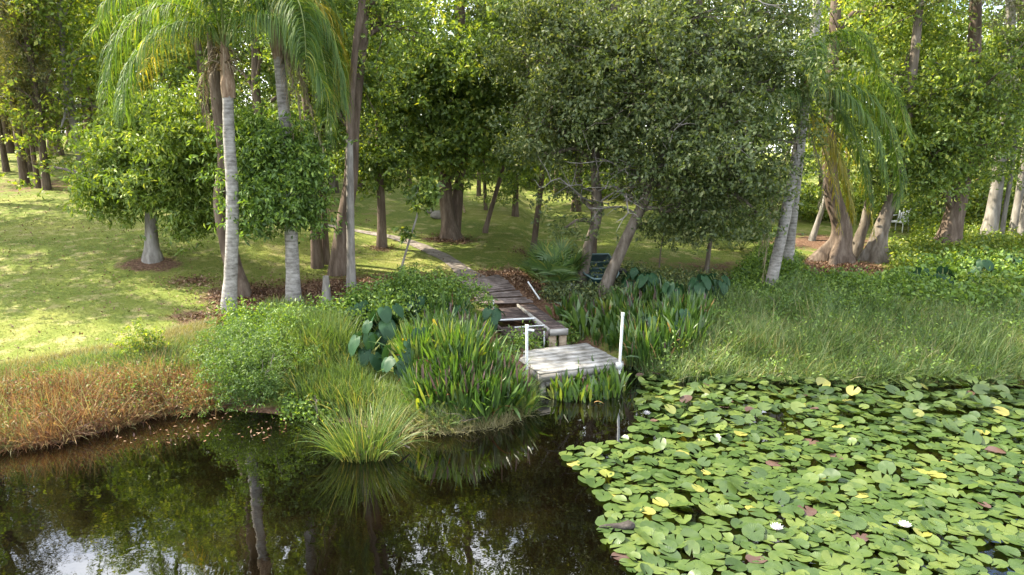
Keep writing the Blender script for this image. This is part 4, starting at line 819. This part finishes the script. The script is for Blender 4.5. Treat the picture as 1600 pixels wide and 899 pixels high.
# pickerelweed beds
PW = [.22,.2,.22,.9,1,.75,.06]
def pickerel(label, px, n, seed, h=.78, lean=(0,0), wd=.075, flowers=0):
    r = np.random.default_rng(seed); p = poly_px(px, n, r); p = clumped(p, .6, .22, r); p[:,2] = np.maximum(p[:,2], -.15); n = len(p)
    mb = MB(); d = np.column_stack((r.normal(lean[0],.20,n), r.normal(lean[1],.20,n), np.ones(n)))
    hh = h*r.uniform(.45,1.2,n)*(.65+.7*vnoise(p[:,0],p[:,1],.6,5)); bd = np.where(r.random(n) < .22, r.uniform(.9,2.4,n), r.uniform(.05,.7,n)); old = r.random(n) < .07
    blades(mb, p[~old], d[~old], hh[~old], wd*r.uniform(.45,1.25,(~old).sum()), r, bend=bd[~old], prof=PW)
    blades(mb, p[old], d[old], hh[old]*.9, wd*r.uniform(.4,.9,old.sum()), r, bend=bd[old]+.7, prof=PW, mi=1)
    sp_ = p[r.random(n) < .022]; m_ = len(sp_)      # dark seed spikes on thin stalks
    blades(mb, sp_, np.column_stack((r.normal(0,.12,m_), r.normal(0,.12,m_), np.ones(m_))), h*r.uniform(.85,1.2,m_), .035, r, bend=.3, prof=[.2,.2,.2,.2,.9,1,.4], mi=2)
    return tag(mb.build('pickerelweed', [M['pick'], M['rust'], M['spike']]), label, kind='stuff')
pickerel('dense bed of upright lance leaved pickerelweed left of the dock platform', [(640,585),(700,553),(742,556),(765,588),(785,614),(815,640),(832,662),(760,672),(650,664)], 6800, 220, .86, wd=.056)
pickerel('lance leaved plants on the bank beside the walkway', [(670,505),(715,505),(755,545),(730,562),(660,545)], 900, 221, .6)
pickerel('lance leaved pickerelweed growing from the water in front of the dock platform', [(868,660),(905,640),(960,636),(975,660),(965,692),(905,702),(862,688)], 420, 222, .55, wd=.07)
pickerel('strip of pickerelweed right against the front of the dock platform', [(885,622),(965,610),(970,626),(885,640)], 200, 227, .40, wd=.05)
pickerel('broad bright lance leaved plants to the right of the walkway', [(862,500),(930,492),(1000,500),(1000,560),(940,550),(905,530),(878,508)], 1300, 223, .68, wd=.10)
pickerel('lance leaved plants on the shady bank right of the dock platform', [(985,480),(1110,490),(1090,560),(1010,590),(975,580)], 2600, 224, .75, wd=.06)
# right hand swamp grass
mb = MB(); px_ = [(1000,598),(1060,602),(1300,606),(1620,606),(1800,610),(1800,520),(1620,490),(1400,478),(1230,462),(1130,480),(1085,520),(1030,560)]
grassbed('', '', px_, 62000, .58, .012, 'weed', 230, lean=(.22,0), spread=.45, bend=1.3, clump=(.7,.25), merge=mb)
tag(mb.build('swamp_grass', M['weed']), 'wide bed of soft green swamp grass leaning to the right along the right shore', kind='stuff')
mb = MB(); p = clumped(poly_px(px_, 12000, r), 1.2, .55, r); grassbed('', '', p, 0, .66, .02, 'rush', 231, lean=(.2,0), spread=.3, bend=.8, merge=mb)
tag(mb.build('swamp_grass', M['rush']), 'darker rush clumps standing in the soft swamp grass', kind='stuff')
grassbed('swamp_grass', 'tall fresh green tussocks rising out of the right hand swamp grass', px_, 9000, .85, .014, 'weed', 233, lean=(.1,0), spread=.3, bend=.9, clump=(.9,.55))
weeds_later = px_
grassbed('swamp_grass', 'pale dry stems scattered through the right hand swamp grass', px_, 4500, .7, .009, 'straw', 234, lean=(.2,0), spread=.5, bend=.8, clump=(1.5,.5))
grassbed('swamp_grass', 'straw and brown stems at the foot of the right hand swamp grass', [(1000,600),(1620,610),(1800,612),(1800,594),(1620,592),(1300,590),(1010,585)], 7000, .26, .01, 'rust', 232, spread=.5, bend=1)
# sunny broad weeds at the right back
def weeds(label, px, n, mat, seed, L_=.12, W_=.08, h=.5, per=14, sp=.12):
    r = np.random.default_rng(seed); C = clumped(poly_px(px, n, r), 1.1, .18, r); C = C[~inpoly(px_of(C), [(1384,352),(1424,352),(1432,392),(1378,392)])]; C = C[~inpoly(px_of(C), [(488,440),(536,440),(546,506),(478,506)])]; C[:,2] += h*r.random(len(C))*(.4+.9*vnoise(C[:,0],C[:,1],1.3,3)); mb = MB()
    leaves(mb, C, per, sp, L_, W_, r, droop=0, up=.5); return tag(mb.build('weeds', M[mat]), label, kind='stuff')
weeds('sunlit yellow green weeds under the pale trunks at right', [(1400,430),(1640,450),(1800,460),(1800,360),(1640,355),(1500,350),(1390,345),(1380,400)], 7000, 'bright', 240)
weeds('broad leaved green ground plants in the shade of the ridged trunk at right', [(1380,455),(1500,420),(1640,430),(1800,440),(1800,520),(1640,500),(1500,500),(1380,490)], 4200, 'camphor', 241, .14, .09, .5, 12, .15)
weeds('leafy weeds sprouting through the right hand swamp grass', weeds_later, 1300, 'camphor', 246, .08, .04, .55)
weeds('low weeds round the feet of the right hand palms', [(1130,480),(1250,500),(1400,500),(1400,450),(1250,440),(1240,400),(1190,400),(1150,440)], 3200, 'camphor', 242, .10, .06, .32)
weeds('ferny leaves growing between the walkway end and the platform', [(780,566),(860,556),(905,530),(870,528),(800,540)], 260, 'camphor', 247, .10, .04, .22)
weeds('low dark weeds beneath the oaks', [(850,470),(1000,480),(1130,470),(1130,440),(980,425),(860,440)], 1800, 'dark', 243, .10, .05, .25)
weeds('small leafy weeds over the crest of the middle bank', [(350,515),(500,505),(600,480),(700,468),(730,490),(700,520),(500,545),(370,565)], 2200, 'camphor', 244, .09, .05, .6)
weeds('low floating creeper leaves at the waterline below the rushes', [(450,655),(520,662),(520,640),(450,630)], 500, 'camphor', 245, .06, .05, .08)
weeds('small green weeds pushing through the rusty grass at left', [(-120,690),(100,680),(330,640),(330,590),(0,620),(-120,640)], 170, 'fern', 248, .05, .03, .42)
# green shrubs on the left bank
def shrub(px, py, label, mat, rx, rz, n, leaf, seed, name='shrub'):
    q = G(px, py); r = np.random.default_rng(seed); root = thing(name, label, 'shrub', q); C = lobe_pts((0,0,rz*.8), (rx,rx*.8,rz), n, r, .45, .22); C = C[C[:,2] > .02]
    mb = MB(); leaves(mb, C, leaf[2], leaf[3], leaf[0], leaf[1], r, droop=.1); mb.build('foliage', M[mat], root)
    mb = MB()
    for c in C[r.random(len(C)) < .2]: limb(mb, (r.normal(0,.06), r.normal(0,.06), -.1), c, .012, .004, r, 4)
    mb.build('stems', M['twig'], root, True); return root
shrub(402,628, 'bright feathery green shrub overhanging the water below the palms', 'fern', .72, .62, 190, (.07,.02,60,.09), 250)
shrub(368,585, 'feathery green shrub on the bank crest just under the ringed palm trunk', 'fern', .55, .52, 130, (.07,.02,60,.09), 251)
shrub(450,560, 'small leafy green shrub between the feathery shrubs and the rushes', 'camphor', .5, .45, 90, (.07,.035,50,.09), 252)
shrub(222,560, 'yellow green seedling bush alone on the edge of the left lawn', 'bright', .28, .36, 40, (.06,.03,40,.07), 253)
shrub(690,500, 'pale flowered leafy shrub among the elephant ears above the pickerelweed', 'camphor', .8, .45, 150, (.08,.04,50,.1), 254)
shrub(635,478, 'leafy green shrub on the bank crest by the sapling', 'camphor', .45, .42, 80, (.08,.04,50,.1), 255)
shrub(1225,500, 'bright green weed bush at the foot of the right hand queen palm', 'fern', .7, .3, 90, (.07,.03,50,.1), 256)
shrub(1360,478, 'leafy green bush below the fluted trunks', 'camphor', .8, .35, 110, (.09,.05,44,.11), 257)
shrub(1590,478, 'pale green bush in the marsh at the right edge', 'bright', .8, .4, 110, (.09,.05,44,.11), 258)
# sagging reed tuft standing in the water
def tuft(q, label, n, h, mat, seed, spread, wd, name='reed_tuft', bend=1.0, R0=.22):
    r = np.random.default_rng(seed); a_ = r.uniform(0,6.28,n); rr = R0*np.sqrt(r.random(n)); p = np.column_stack((np.cos(a_)*rr*1.5, np.sin(a_)*rr, np.full(n,-.12)))
    d = np.column_stack((np.cos(a_)*rr/R0*spread*1.2+r.normal(0,.12,n), np.sin(a_)*rr/R0*spread+r.normal(0,.12,n), np.ones(n)))
    root = thing(name, label, 'reeds', q); mb = MB(); blades(mb, p, d, h*r.uniform(.55,1.1,n), wd, r, bend=bend*r.uniform(.2,1.5,n), prof=[.8,1,.9,.7,.4,.05]); mb.build('blades', M[mat], root); return root
tuft(at(568,712,0), 'large arching reed tuft standing alone in the dark water in front of the bank', 430, 1.05, 'rush', 260, .45, .015, bend=1.2)
tuft(at(600,690,0), 'smaller reed tuft just behind the large one standing in the water', 160, .75, 'straw', 261, .6, .012, bend=1.3)
tuft(G(215,640), 'sprout of green sedge among the rusty grass', 60, .5, 'weed', 262, .5, .014, 'sedge_clump')
# saw palmetto
M['palmetto'] = leafmat('palmetto_leaf', [(.05,.11,.03),(.09,.17,.04),(.15,.23,.05),(.3,.28,.05)], [0,.5,.9,1], trans=.35, gloss=.06)
def palmetto(px, py, label, nf, sz, seed):
    q = G(px, py); r = np.random.default_rng(seed); root = thing('palmetto', label, 'palmetto', q)
    for k in range(nf):
        az = k*2.4; el = r.uniform(.5,1.35); ln = sz*r.uniform(.6,1.0); d = np.array((math.cos(az)*math.cos(el), math.sin(az)*math.cos(el), math.sin(el)))
        mb = MB(); tube(mb, [np.zeros(3), d*ln*.6, d*ln], [.012,.01,.008], 5, 0); m_ = 22; fa = np.linspace(-1.7,1.7,m_); s_ = nrm(np.cross(d,(0,0,1.))); 
        dd = np.cos(fa)[:,None]*d+np.sin(fa)[:,None]*s_+np.cross(s_,d)*.25; blades(mb, np.tile(d*ln,(m_,1)), dd, sz*.62*r.uniform(.85,1.1,m_), .05*sz, r, bend=.7, side=np.tile(s_,(m_,1))+dd*.2, prof=[.4,1,.9,.6,.05], mi=1)
        mb.build('fan_leaf', [M['rachis'], M['palmetto']], root)
palmetto(868,452, 'bushy fan leaved palmetto beside the brown mulch left of the leaning oaks', 30, 1.0, 270)
palmetto(848,442, 'yellowish palmetto clump at the back of the bushy one', 12, .7, 271)
palmetto(1158,392, 'palmetto growing on the shady lawn beyond the small forked tree', 22, 1.1, 272)
palmetto(1190,398, 'low palmetto right of the shady one, by the palm trunks', 12, .8, 273)
# elephant ears
def ear_mesh(name, size, seed, mat):
    r = np.random.default_rng(seed); out = [(0,0)]; t_ = np.linspace(-1, 1, 17)
    pts = []
    for a_ in t_*math.pi:     # heart outline, tip towards +x, notch at the stalk
        rr = .5*(1-.35*math.cos(a_-math.pi))*(1 if abs(a_) > .35 else 1)*(1+.55*math.exp(-(a_/.55)**2)); rr *= 1-.75*math.exp(-((abs(a_)-math.pi)/.35)**2)
        pts.append((rr*math.cos(a_), rr*math.sin(a_)*.95))
    v = [(0,0,0)]; n = len(pts)
    for s_ in (.55, 1):
        for x, y in pts: x, y = x*s_, y*s_; v.append((x*size, y*size, size*(.10*abs(y)*2-.28*x*x-.15*abs(y)**2*3+.03*math.sin(9*x+7*y+seed))))
    f3 = [(0, 1+i_, 2+i_) for i_ in range(n-1)]; f4 = [(1+i_, 1+n+i_, 2+n+i_, 2+i_) for i_ in range(n-1)]
    mb = MB(); mb.add(v, f3); mb.n = 0; mb.add(v, f4); mb.v = mb.v[:1]; mb.n = len(v)
    o = mb.build(name, M[mat], smooth_=True); me = o.data; bpy.data.objects.remove(o); return me
EAR = [ear_mesh('ear_leaf', 1, k, 'taro') for k in range(3)]; EARY = ear_mesh('ear_leaf_yellow', 1, 5, 'yellow')
from mathutils import Matrix
def elephant(px, py, label, nl, sz, seed, yellow=0, group=None):
    q = G(px, py); q[2] = max(q[2], 0); r = np.random.default_rng(seed); root = thing('elephant_ear', label, 'elephant ear', q, group)
    for k in range(nl):
        az = k*2.4+r.uniform(-.4,.4); hh = sz*r.uniform(1.6,3.3); out = sz*r.uniform(.3,1.0); tip = np.array((math.cos(az)*out, math.sin(az)*out, hh))
        mb = MB(); tube(mb, catmull([(0,0,-.05), tip*[.25,.25,.6], tip], 7), np.linspace(.018,.009,7), 5); st_ = mb.build('stalk', M['rachis'], root, True)
        lf = bpy.data.objects.new('leaf', EARY if k < yellow else EAR[k % 3]); col.objects.link(lf); lf.parent = st_
        s_ = sz*r.uniform(.7,1.1); s_ = s_*.55 if k < yellow else s_; lf.location = tuple(tip); lf.scale = (s_,)*3; lf.rotation_euler = (r.uniform(-.3,.3), r.uniform(.6,1.25), az)
        if k < yellow: lf['label'] = 'yellowed leaf'
for k, (px, py, nl, sz, ye, lab) in enumerate([(600,560,9,.52,0,'large dark elephant ear plant in the middle of the left bank'),(630,610,8,.46,1,'elephant ear with one yellow leaf low on the left bank'),(575,590,6,.44,0,'elephant ear at the edge of the rushes, lowest on the left'),
        (560,520,6,.42,0,'elephant ear high on the left bank near the stump'),(620,505,6,.42,0,'elephant ear on the bank crest in front of the sapling'),(655,515,6,.40,0,'elephant ear just right of the crest one, among the weeds'),(720,520,5,.36,0,'small elephant ear between the pickerelweed and the weeds'),(770,525,6,.34,0,'small elephant ear against the left side of the walkway'),
        (1010,480,8,.46,0,'elephant ear behind the right mooring post'),(1050,500,8,.46,0,'big elephant ear on the shady bank right of the dock'),(1090,490,8,.46,0,'elephant ear at the right end of the shady bank'),(1120,480,7,.42,0,'elephant ear nearest the swamp grass on the right'),(1015,545,7,.40,0,'elephant ear low on the bank beside the dock platform'),(1060,540,6,.40,0,'elephant ear low on the bank at the edge of the swamp grass'),(985,465,6,.40,0,'elephant ear beside the foot of the right leaning oak'),
        (1470,470,7,.42,0,'elephant ear in the marsh right of the fluted trunks'),(1530,455,7,.42,0,'elephant ear among the marsh weeds at right'),(1430,465,6,.38,0,'elephant ear left one of the marsh group at right'),(1580,440,6,.38,0,'elephant ear at the right edge of the marsh')]):
    elephant(px, py, lab, int(nl*2.2), sz*.62, 300+k, ye)
elephant(652,590, 'single yellow leaved elephant ear between the rushes and the pickerelweed', 3, .4, 340, 2)

# ------------------------------------------------------------------ lily pads
M['pad'] = leafmat('lily_pad', [(.038,.072,.016),(.054,.094,.021),(.075,.118,.025),(.115,.155,.034)], trans=.25, gloss=.06, rough=.4, tint=(1.2,1.2,.4))
M['pady'] = leafmat('lily_pad_yellow', [(.20,.23,.035),(.30,.27,.045)], trans=.3, gloss=.1)
M['padb'] = leafmat('lily_pad_brown', [(0.066,0.035,0.026),(0.106,0.063,0.044)], trans=.1, gloss=.08)
for k_ in ('pad','pady','padb'):      # colour varies from pad to pad and softly within a pad
    t = M[k_].node_tree; oi = N(t, 'ShaderNodeObjectInfo'); g_ = [n for n in t.nodes if n.type == 'NEW_GEOMETRY'][0]; r_ = [n for n in t.nodes if n.type == 'VALTORGB'][0]
    ad = N(t, 'ShaderNodeMath', operation='ADD'); fr_ = N(t, 'ShaderNodeMath', operation='FRACT'); t.links.new(oi.outputs['Random'], ad.inputs[0]); t.links.new(g_.outputs['Random Per Island'], ad.inputs[1]); t.links.new(ad.outputs[0], fr_.inputs[0])
    no = noise(t, 9, 4, .6, g_.outputs['Position']); ma_ = N(t, 'ShaderNodeMath', operation='MULTIPLY_ADD'); ma_.inputs[1].default_value = .9; ma_.inputs[2].default_value = -.45; t.links.new(no.outputs['Fac'], ma_.inputs[0])
    oc = N(t, 'ShaderNodeTexCoord'); sx = N(t, 'ShaderNodeSeparateXYZ'); t.links.new(oc.outputs['Object'], sx.inputs[0])
    an = N(t, 'ShaderNodeMath', operation='ARCTAN2'); t.links.new(sx.outputs['Y'], an.inputs[0]); t.links.new(sx.outputs['X'], an.inputs[1])
    sn = N(t, 'ShaderNodeMath', operation='MULTIPLY'); sn.inputs[1].default_value = 13; t.links.new(an.outputs[0], sn.inputs[0]); co = N(t, 'ShaderNodeMath', operation='COSINE'); t.links.new(sn.outputs[0], co.inputs[0])
    pw = N(t, 'ShaderNodeMath', operation='POWER'); pw.inputs[1].default_value = 6; ab = N(t, 'ShaderNodeMath', operation='ABSOLUTE'); t.links.new(co.outputs[0], ab.inputs[0]); t.links.new(ab.outputs[0], pw.inputs[0])
    bu_ = N(t, 'ShaderNodeBump'); bu_.inputs['Strength'].default_value = .2; bu_.inputs['Distance'].default_value = .02; t.links.new(pw.outputs[0], bu_.inputs['Height'])
    for nd in t.nodes:
        if nd.type in ('BSDF_DIFFUSE', 'BSDF_GLOSSY'): t.links.new(bu_.outputs[0], nd.inputs['Normal'])
    a2 = N(t, 'ShaderNodeMath', operation='ADD', use_clamp=True); t.links.new(fr_.outputs[0], a2.inputs[0]); t.links.new(ma_.outputs[0], a2.inputs[1]); t.links.new(a2.outputs[0], r_.inputs[0])
def pad_arrays(seed, cup=.0, fold=0.):
    r = np.random.default_rng(seed); n = 20; notch = r.uniform(.12,.3); th = np.linspace(notch, 2*np.pi-notch, n); ov = r.uniform(.85,1.12); v = [(0,0,.004)]
    pt = np.exp(-((np.minimum(th, 2*np.pi-th)-notch)/.35)**2)*.08
    for s_ in (.5, .85, 1):
        rr = s_*(1+pt+.035*np.sin(3*th+seed)+.02*np.sin(7*th+seed*2)); x = np.cos(th)*rr*1.08; y = np.sin(th)*rr*ov
        z = cup*s_*s_*.5+.05*s_*s_*np.sin(2*th+seed)+.025*s_*np.sin(5*th+seed*1.7)+fold*np.abs(y)**1.4*.7+(.03*np.sin(9*th) if s_ == 1 else 0)
        v += list(zip(x, y, z))
    v = np.array(v); i_ = np.arange(n-1); f3 = np.stack((i_*0, 1+i_, 2+i_), 1); f4 = np.concatenate([np.stack((1+k*n+i_, 1+(k+1)*n+i_, 2+(k+1)*n+i_, 2+k*n+i_), 1) for k in (0,1)])
    return v, f3, f4
def mesh_of(v, f3, f4, mat, name):
    mb = MB(); mb.add(v, f3); mb.f.append(f4); mb.m.append(np.zeros(len(f4), int)); o = mb.build(name, M[mat], smooth_=True); me = o.data; bpy.data.objects.remove(o); return me
PA = [pad_arrays(s, c, f) for s, c, f in ((1,.0,0),(2,.12,0),(3,.05,.15),(4,-.12,0),(5,.2,.25),(6,0,.1),(7,.1,0),(8,-.15,.1))]
PM = {k: [mesh_of(*a_, k, 'lily_pad') for a_ in PA] for k in ('pad','pady','padb')}
edge = [(905,700),(880,712),(905,740),(925,770),(960,790),(940,830),(950,860),(985,899),(1010,960)]     # left edge of the pad field in the picture
r = np.random.default_rng(400); cand = []
ex = np.array([at(a_, b_, 0)[:2] for a_, b_ in [(1000,600),(1000,640),(985,690)]+edge])
tries = 0; grid = {}
while tries < 56000 and len(cand) < 3600:
    tries += 1; x = r.uniform(.5, 17); y = r.uniform(5.2, 13.2); lx = np.interp(-y, -ex[:,1], ex[:,0])
    if x < lx or x > 1.2*y+2 or y > shore(x)+.35: continue
    if vnoise(x, y, .7, 8) < .30 and r.random() < .85: continue
    s_ = r.uniform(.065,.135)
    if x < lx+.4: s_ *= 1.0
    key = (int(x/.25), int(y/.25)); ok_ = True
    for a_ in (-1,0,1):
        for b_ in (-1,0,1):
            for c_ in grid.get((key[0]+a_, key[1]+b_), []):
                if math.hypot(x-c_[0], y-c_[1]) < .63*(s_+c_[2]): ok_ = False
    if not ok_: continue
    grid.setdefault(key, []).append((x, y, s_)); cand.append((x, y, s_))
cand.sort(key=lambda c: c[1]); print('pads', len(cand))
LABG = {'pad': 'green notched lily pad floating in the dense pad field at lower right', 'pady': 'yellowing lily pad in the dense pad field at lower right', 'padb': 'withered brown lily pad in the dense pad field at lower right'}
stuff = {'pad': MB(), 'pady': MB(), 'padb': MB()}
vis = 0
for i_, (x, y, s_) in enumerate(cand):
    kd = r.choice(['pad','pady','padb'], p=[.966,.024,.010]); far = smooth(8.5, 12.5, y); lift = (r.random() < .12+.5*far); tilt = r.uniform(.12,.55) if lift else r.uniform(0,.12)
    ta = r.uniform(0,6.28); z = .015+r.uniform(0,.03)+(math.sin(tilt)*s_*.9 if lift else 0)+(r.uniform(0,.14)*far if lift else 0); k = int(r.integers(0,8)); rz = r.uniform(0,6.28)
    Mx = Matrix.Translation((x, y, z)) @ Matrix.Rotation(tilt, 4, (math.cos(ta), math.sin(ta), 0)) @ Matrix.Rotation(rz, 4, 'Z') @ Matrix.Scale(s_, 4)
    pxx = 800+F0*x/(y*cp+(CAMZ)*sp); py_depth = y*cp+CAMZ*sp; pyy = H0/2-F0*(y*sp-(CAMZ)*cp)/py_depth
    inview = -30 < pxx < 1630 and pyy < 915
    if inview and vis < 290:
        vis += 1; o = bpy.data.objects.new('lily_pad', PM[kd][k]); col.objects.link(o); o.matrix_world = Mx; tag(o, LABG[kd], 'lily pad', {'pad':'green lily pads','pady':'yellowing lily pads','padb':'brown lily pads'}[kd])
    else:
        v, f3, f4 = PA[k]; A = np.array(Mx); vv = v @ A[:3,:3].T+A[:3,3]; b_ = stuff[kd]; b_.add(vv, f3); b_.f.append(f4+b_.n-len(vv)); b_.m.append(np.zeros(len(f4), int))
    if lift and z > .06:
        b_ = stuff['pad']
for kd, w_ in (('pad','green'),('pady','yellowing'),('padb','withered brown')):
    if stuff[kd].n: tag(stuff[kd].build('lily_pads', M[kd], smooth_=True), w_+' lily pads crowding the farther part of the pad field', kind='stuff')
# white flowers, blossoms among the pads
M['petal'] = leafmat('white_petal', [(.75,.73,.78),(.82,.80,.82)], trans=.3, tint=(1,1,1))
M['stamen'] = surfmat('yellow_stamen', [(.6,.4,.05),(.7,.5,.08)], scale=20)
for px, py, lab in [(1213,827,'white water lily blossom in dark water near the bottom of the pad field'),(1413,823,'white water lily blossom right of the centre of the pad field'),(1010,648,'small white blossom near the far left corner of the pad field'),(1235,592,'white flower at the foot of the swamp grass')]:
    q = at(px, py, .05); root = thing('water_lily', lab, 'flower', q); rf = np.random.default_rng(px)
    for ring, (m_, el, ln) in enumerate([(10,.35,.085),(9,.8,.075),(7,1.2,.06)]):
        a_ = np.arange(m_)/m_*6.28+ring*.3; mb = MB(); d = np.stack((np.cos(a_)*math.cos(el), np.sin(a_)*math.cos(el), np.full(m_, math.sin(el))), 1)
        blades(mb, d*.005, d, ln, .028, rf, bend=-.5, side=np.stack((-np.sin(a_), np.cos(a_), a_*0), 1), prof=[.3,1,.9,.05]); mb.build('petals', M['petal'], root)
    mb = MB(); tube(mb, [(0,0,.01),(0,0,.035)], [.014,.018], 8); mb.build('centre', M['stamen'], root)
M['driftwood'] = surfmat('driftwood', [(.015,.012,.01),(.04,.034,.03),(.09,.08,.07)], scale=9, bump=.9)
q = at(965,826,.02); mb = MB(); a_ = at(936,824,.03)-q; b_ = at(992,820,.07)-q; tube(mb, catmull([a_, a_*.4+[0,.02,.01], b_*.5, b_], 14), np.array([.01,.018,.022,.03,.026,.034,.04,.034,.045,.05,.06,.055,.045,.02]), 10, lump=.5, seed=2)
tag(mb.build('driftwood', M['driftwood'], loc=q, smooth_=True, local=True), 'dark gnarled piece of driftwood at the left edge of the lily pads', 'driftwood')
for pl, lab in [([(690,662),(740,655),(790,640)],'bare grey dead branch arching over the water under the pickerelweed'),([(640,700),(612,690),(560,712)],'bare bent branch beside the big reed tuft'),([(497,655),(493,610)],'thin grey dead stick standing in the water by the rushes')]:
    q = at(*pl[0], .05); pts = [at(x, y, .05+.14*(k == 1)+(.35 if len(pl) == 2 and k else 0))-q for k, (x, y) in enumerate(pl)]; 
    if len(pl) == 2: pts[1] = np.array((-.03,0,.42))
    mb = MB(); c_ = catmull(pts, 9); tube(mb, c_, np.linspace(.014,.006,9), 6)
    for k in (3,5,6): limb(mb, c_[k], c_[k]+r.normal(0,.14,3)+[0,0,.08], .007,.003, r, 4)
    tag(mb.build('dead_branch', M['bark'], loc=q, local=True), lab, 'branch')
# floating bits by the left shore
mb = MB(); C = poly_px([(150,700),(360,650),(480,665),(420,720),(200,740)], 170, r); C = clumped(C, .5, .4, r); C[:,2] = .008; leaves(mb, C, 1, (.02,.02,.001), .07, .035, r, up=8, droop=0, fold=.02)
tag(mb.build('floating_leaves', M['debris']), 'fallen leaves and bits floating by the left shore', kind='stuff')
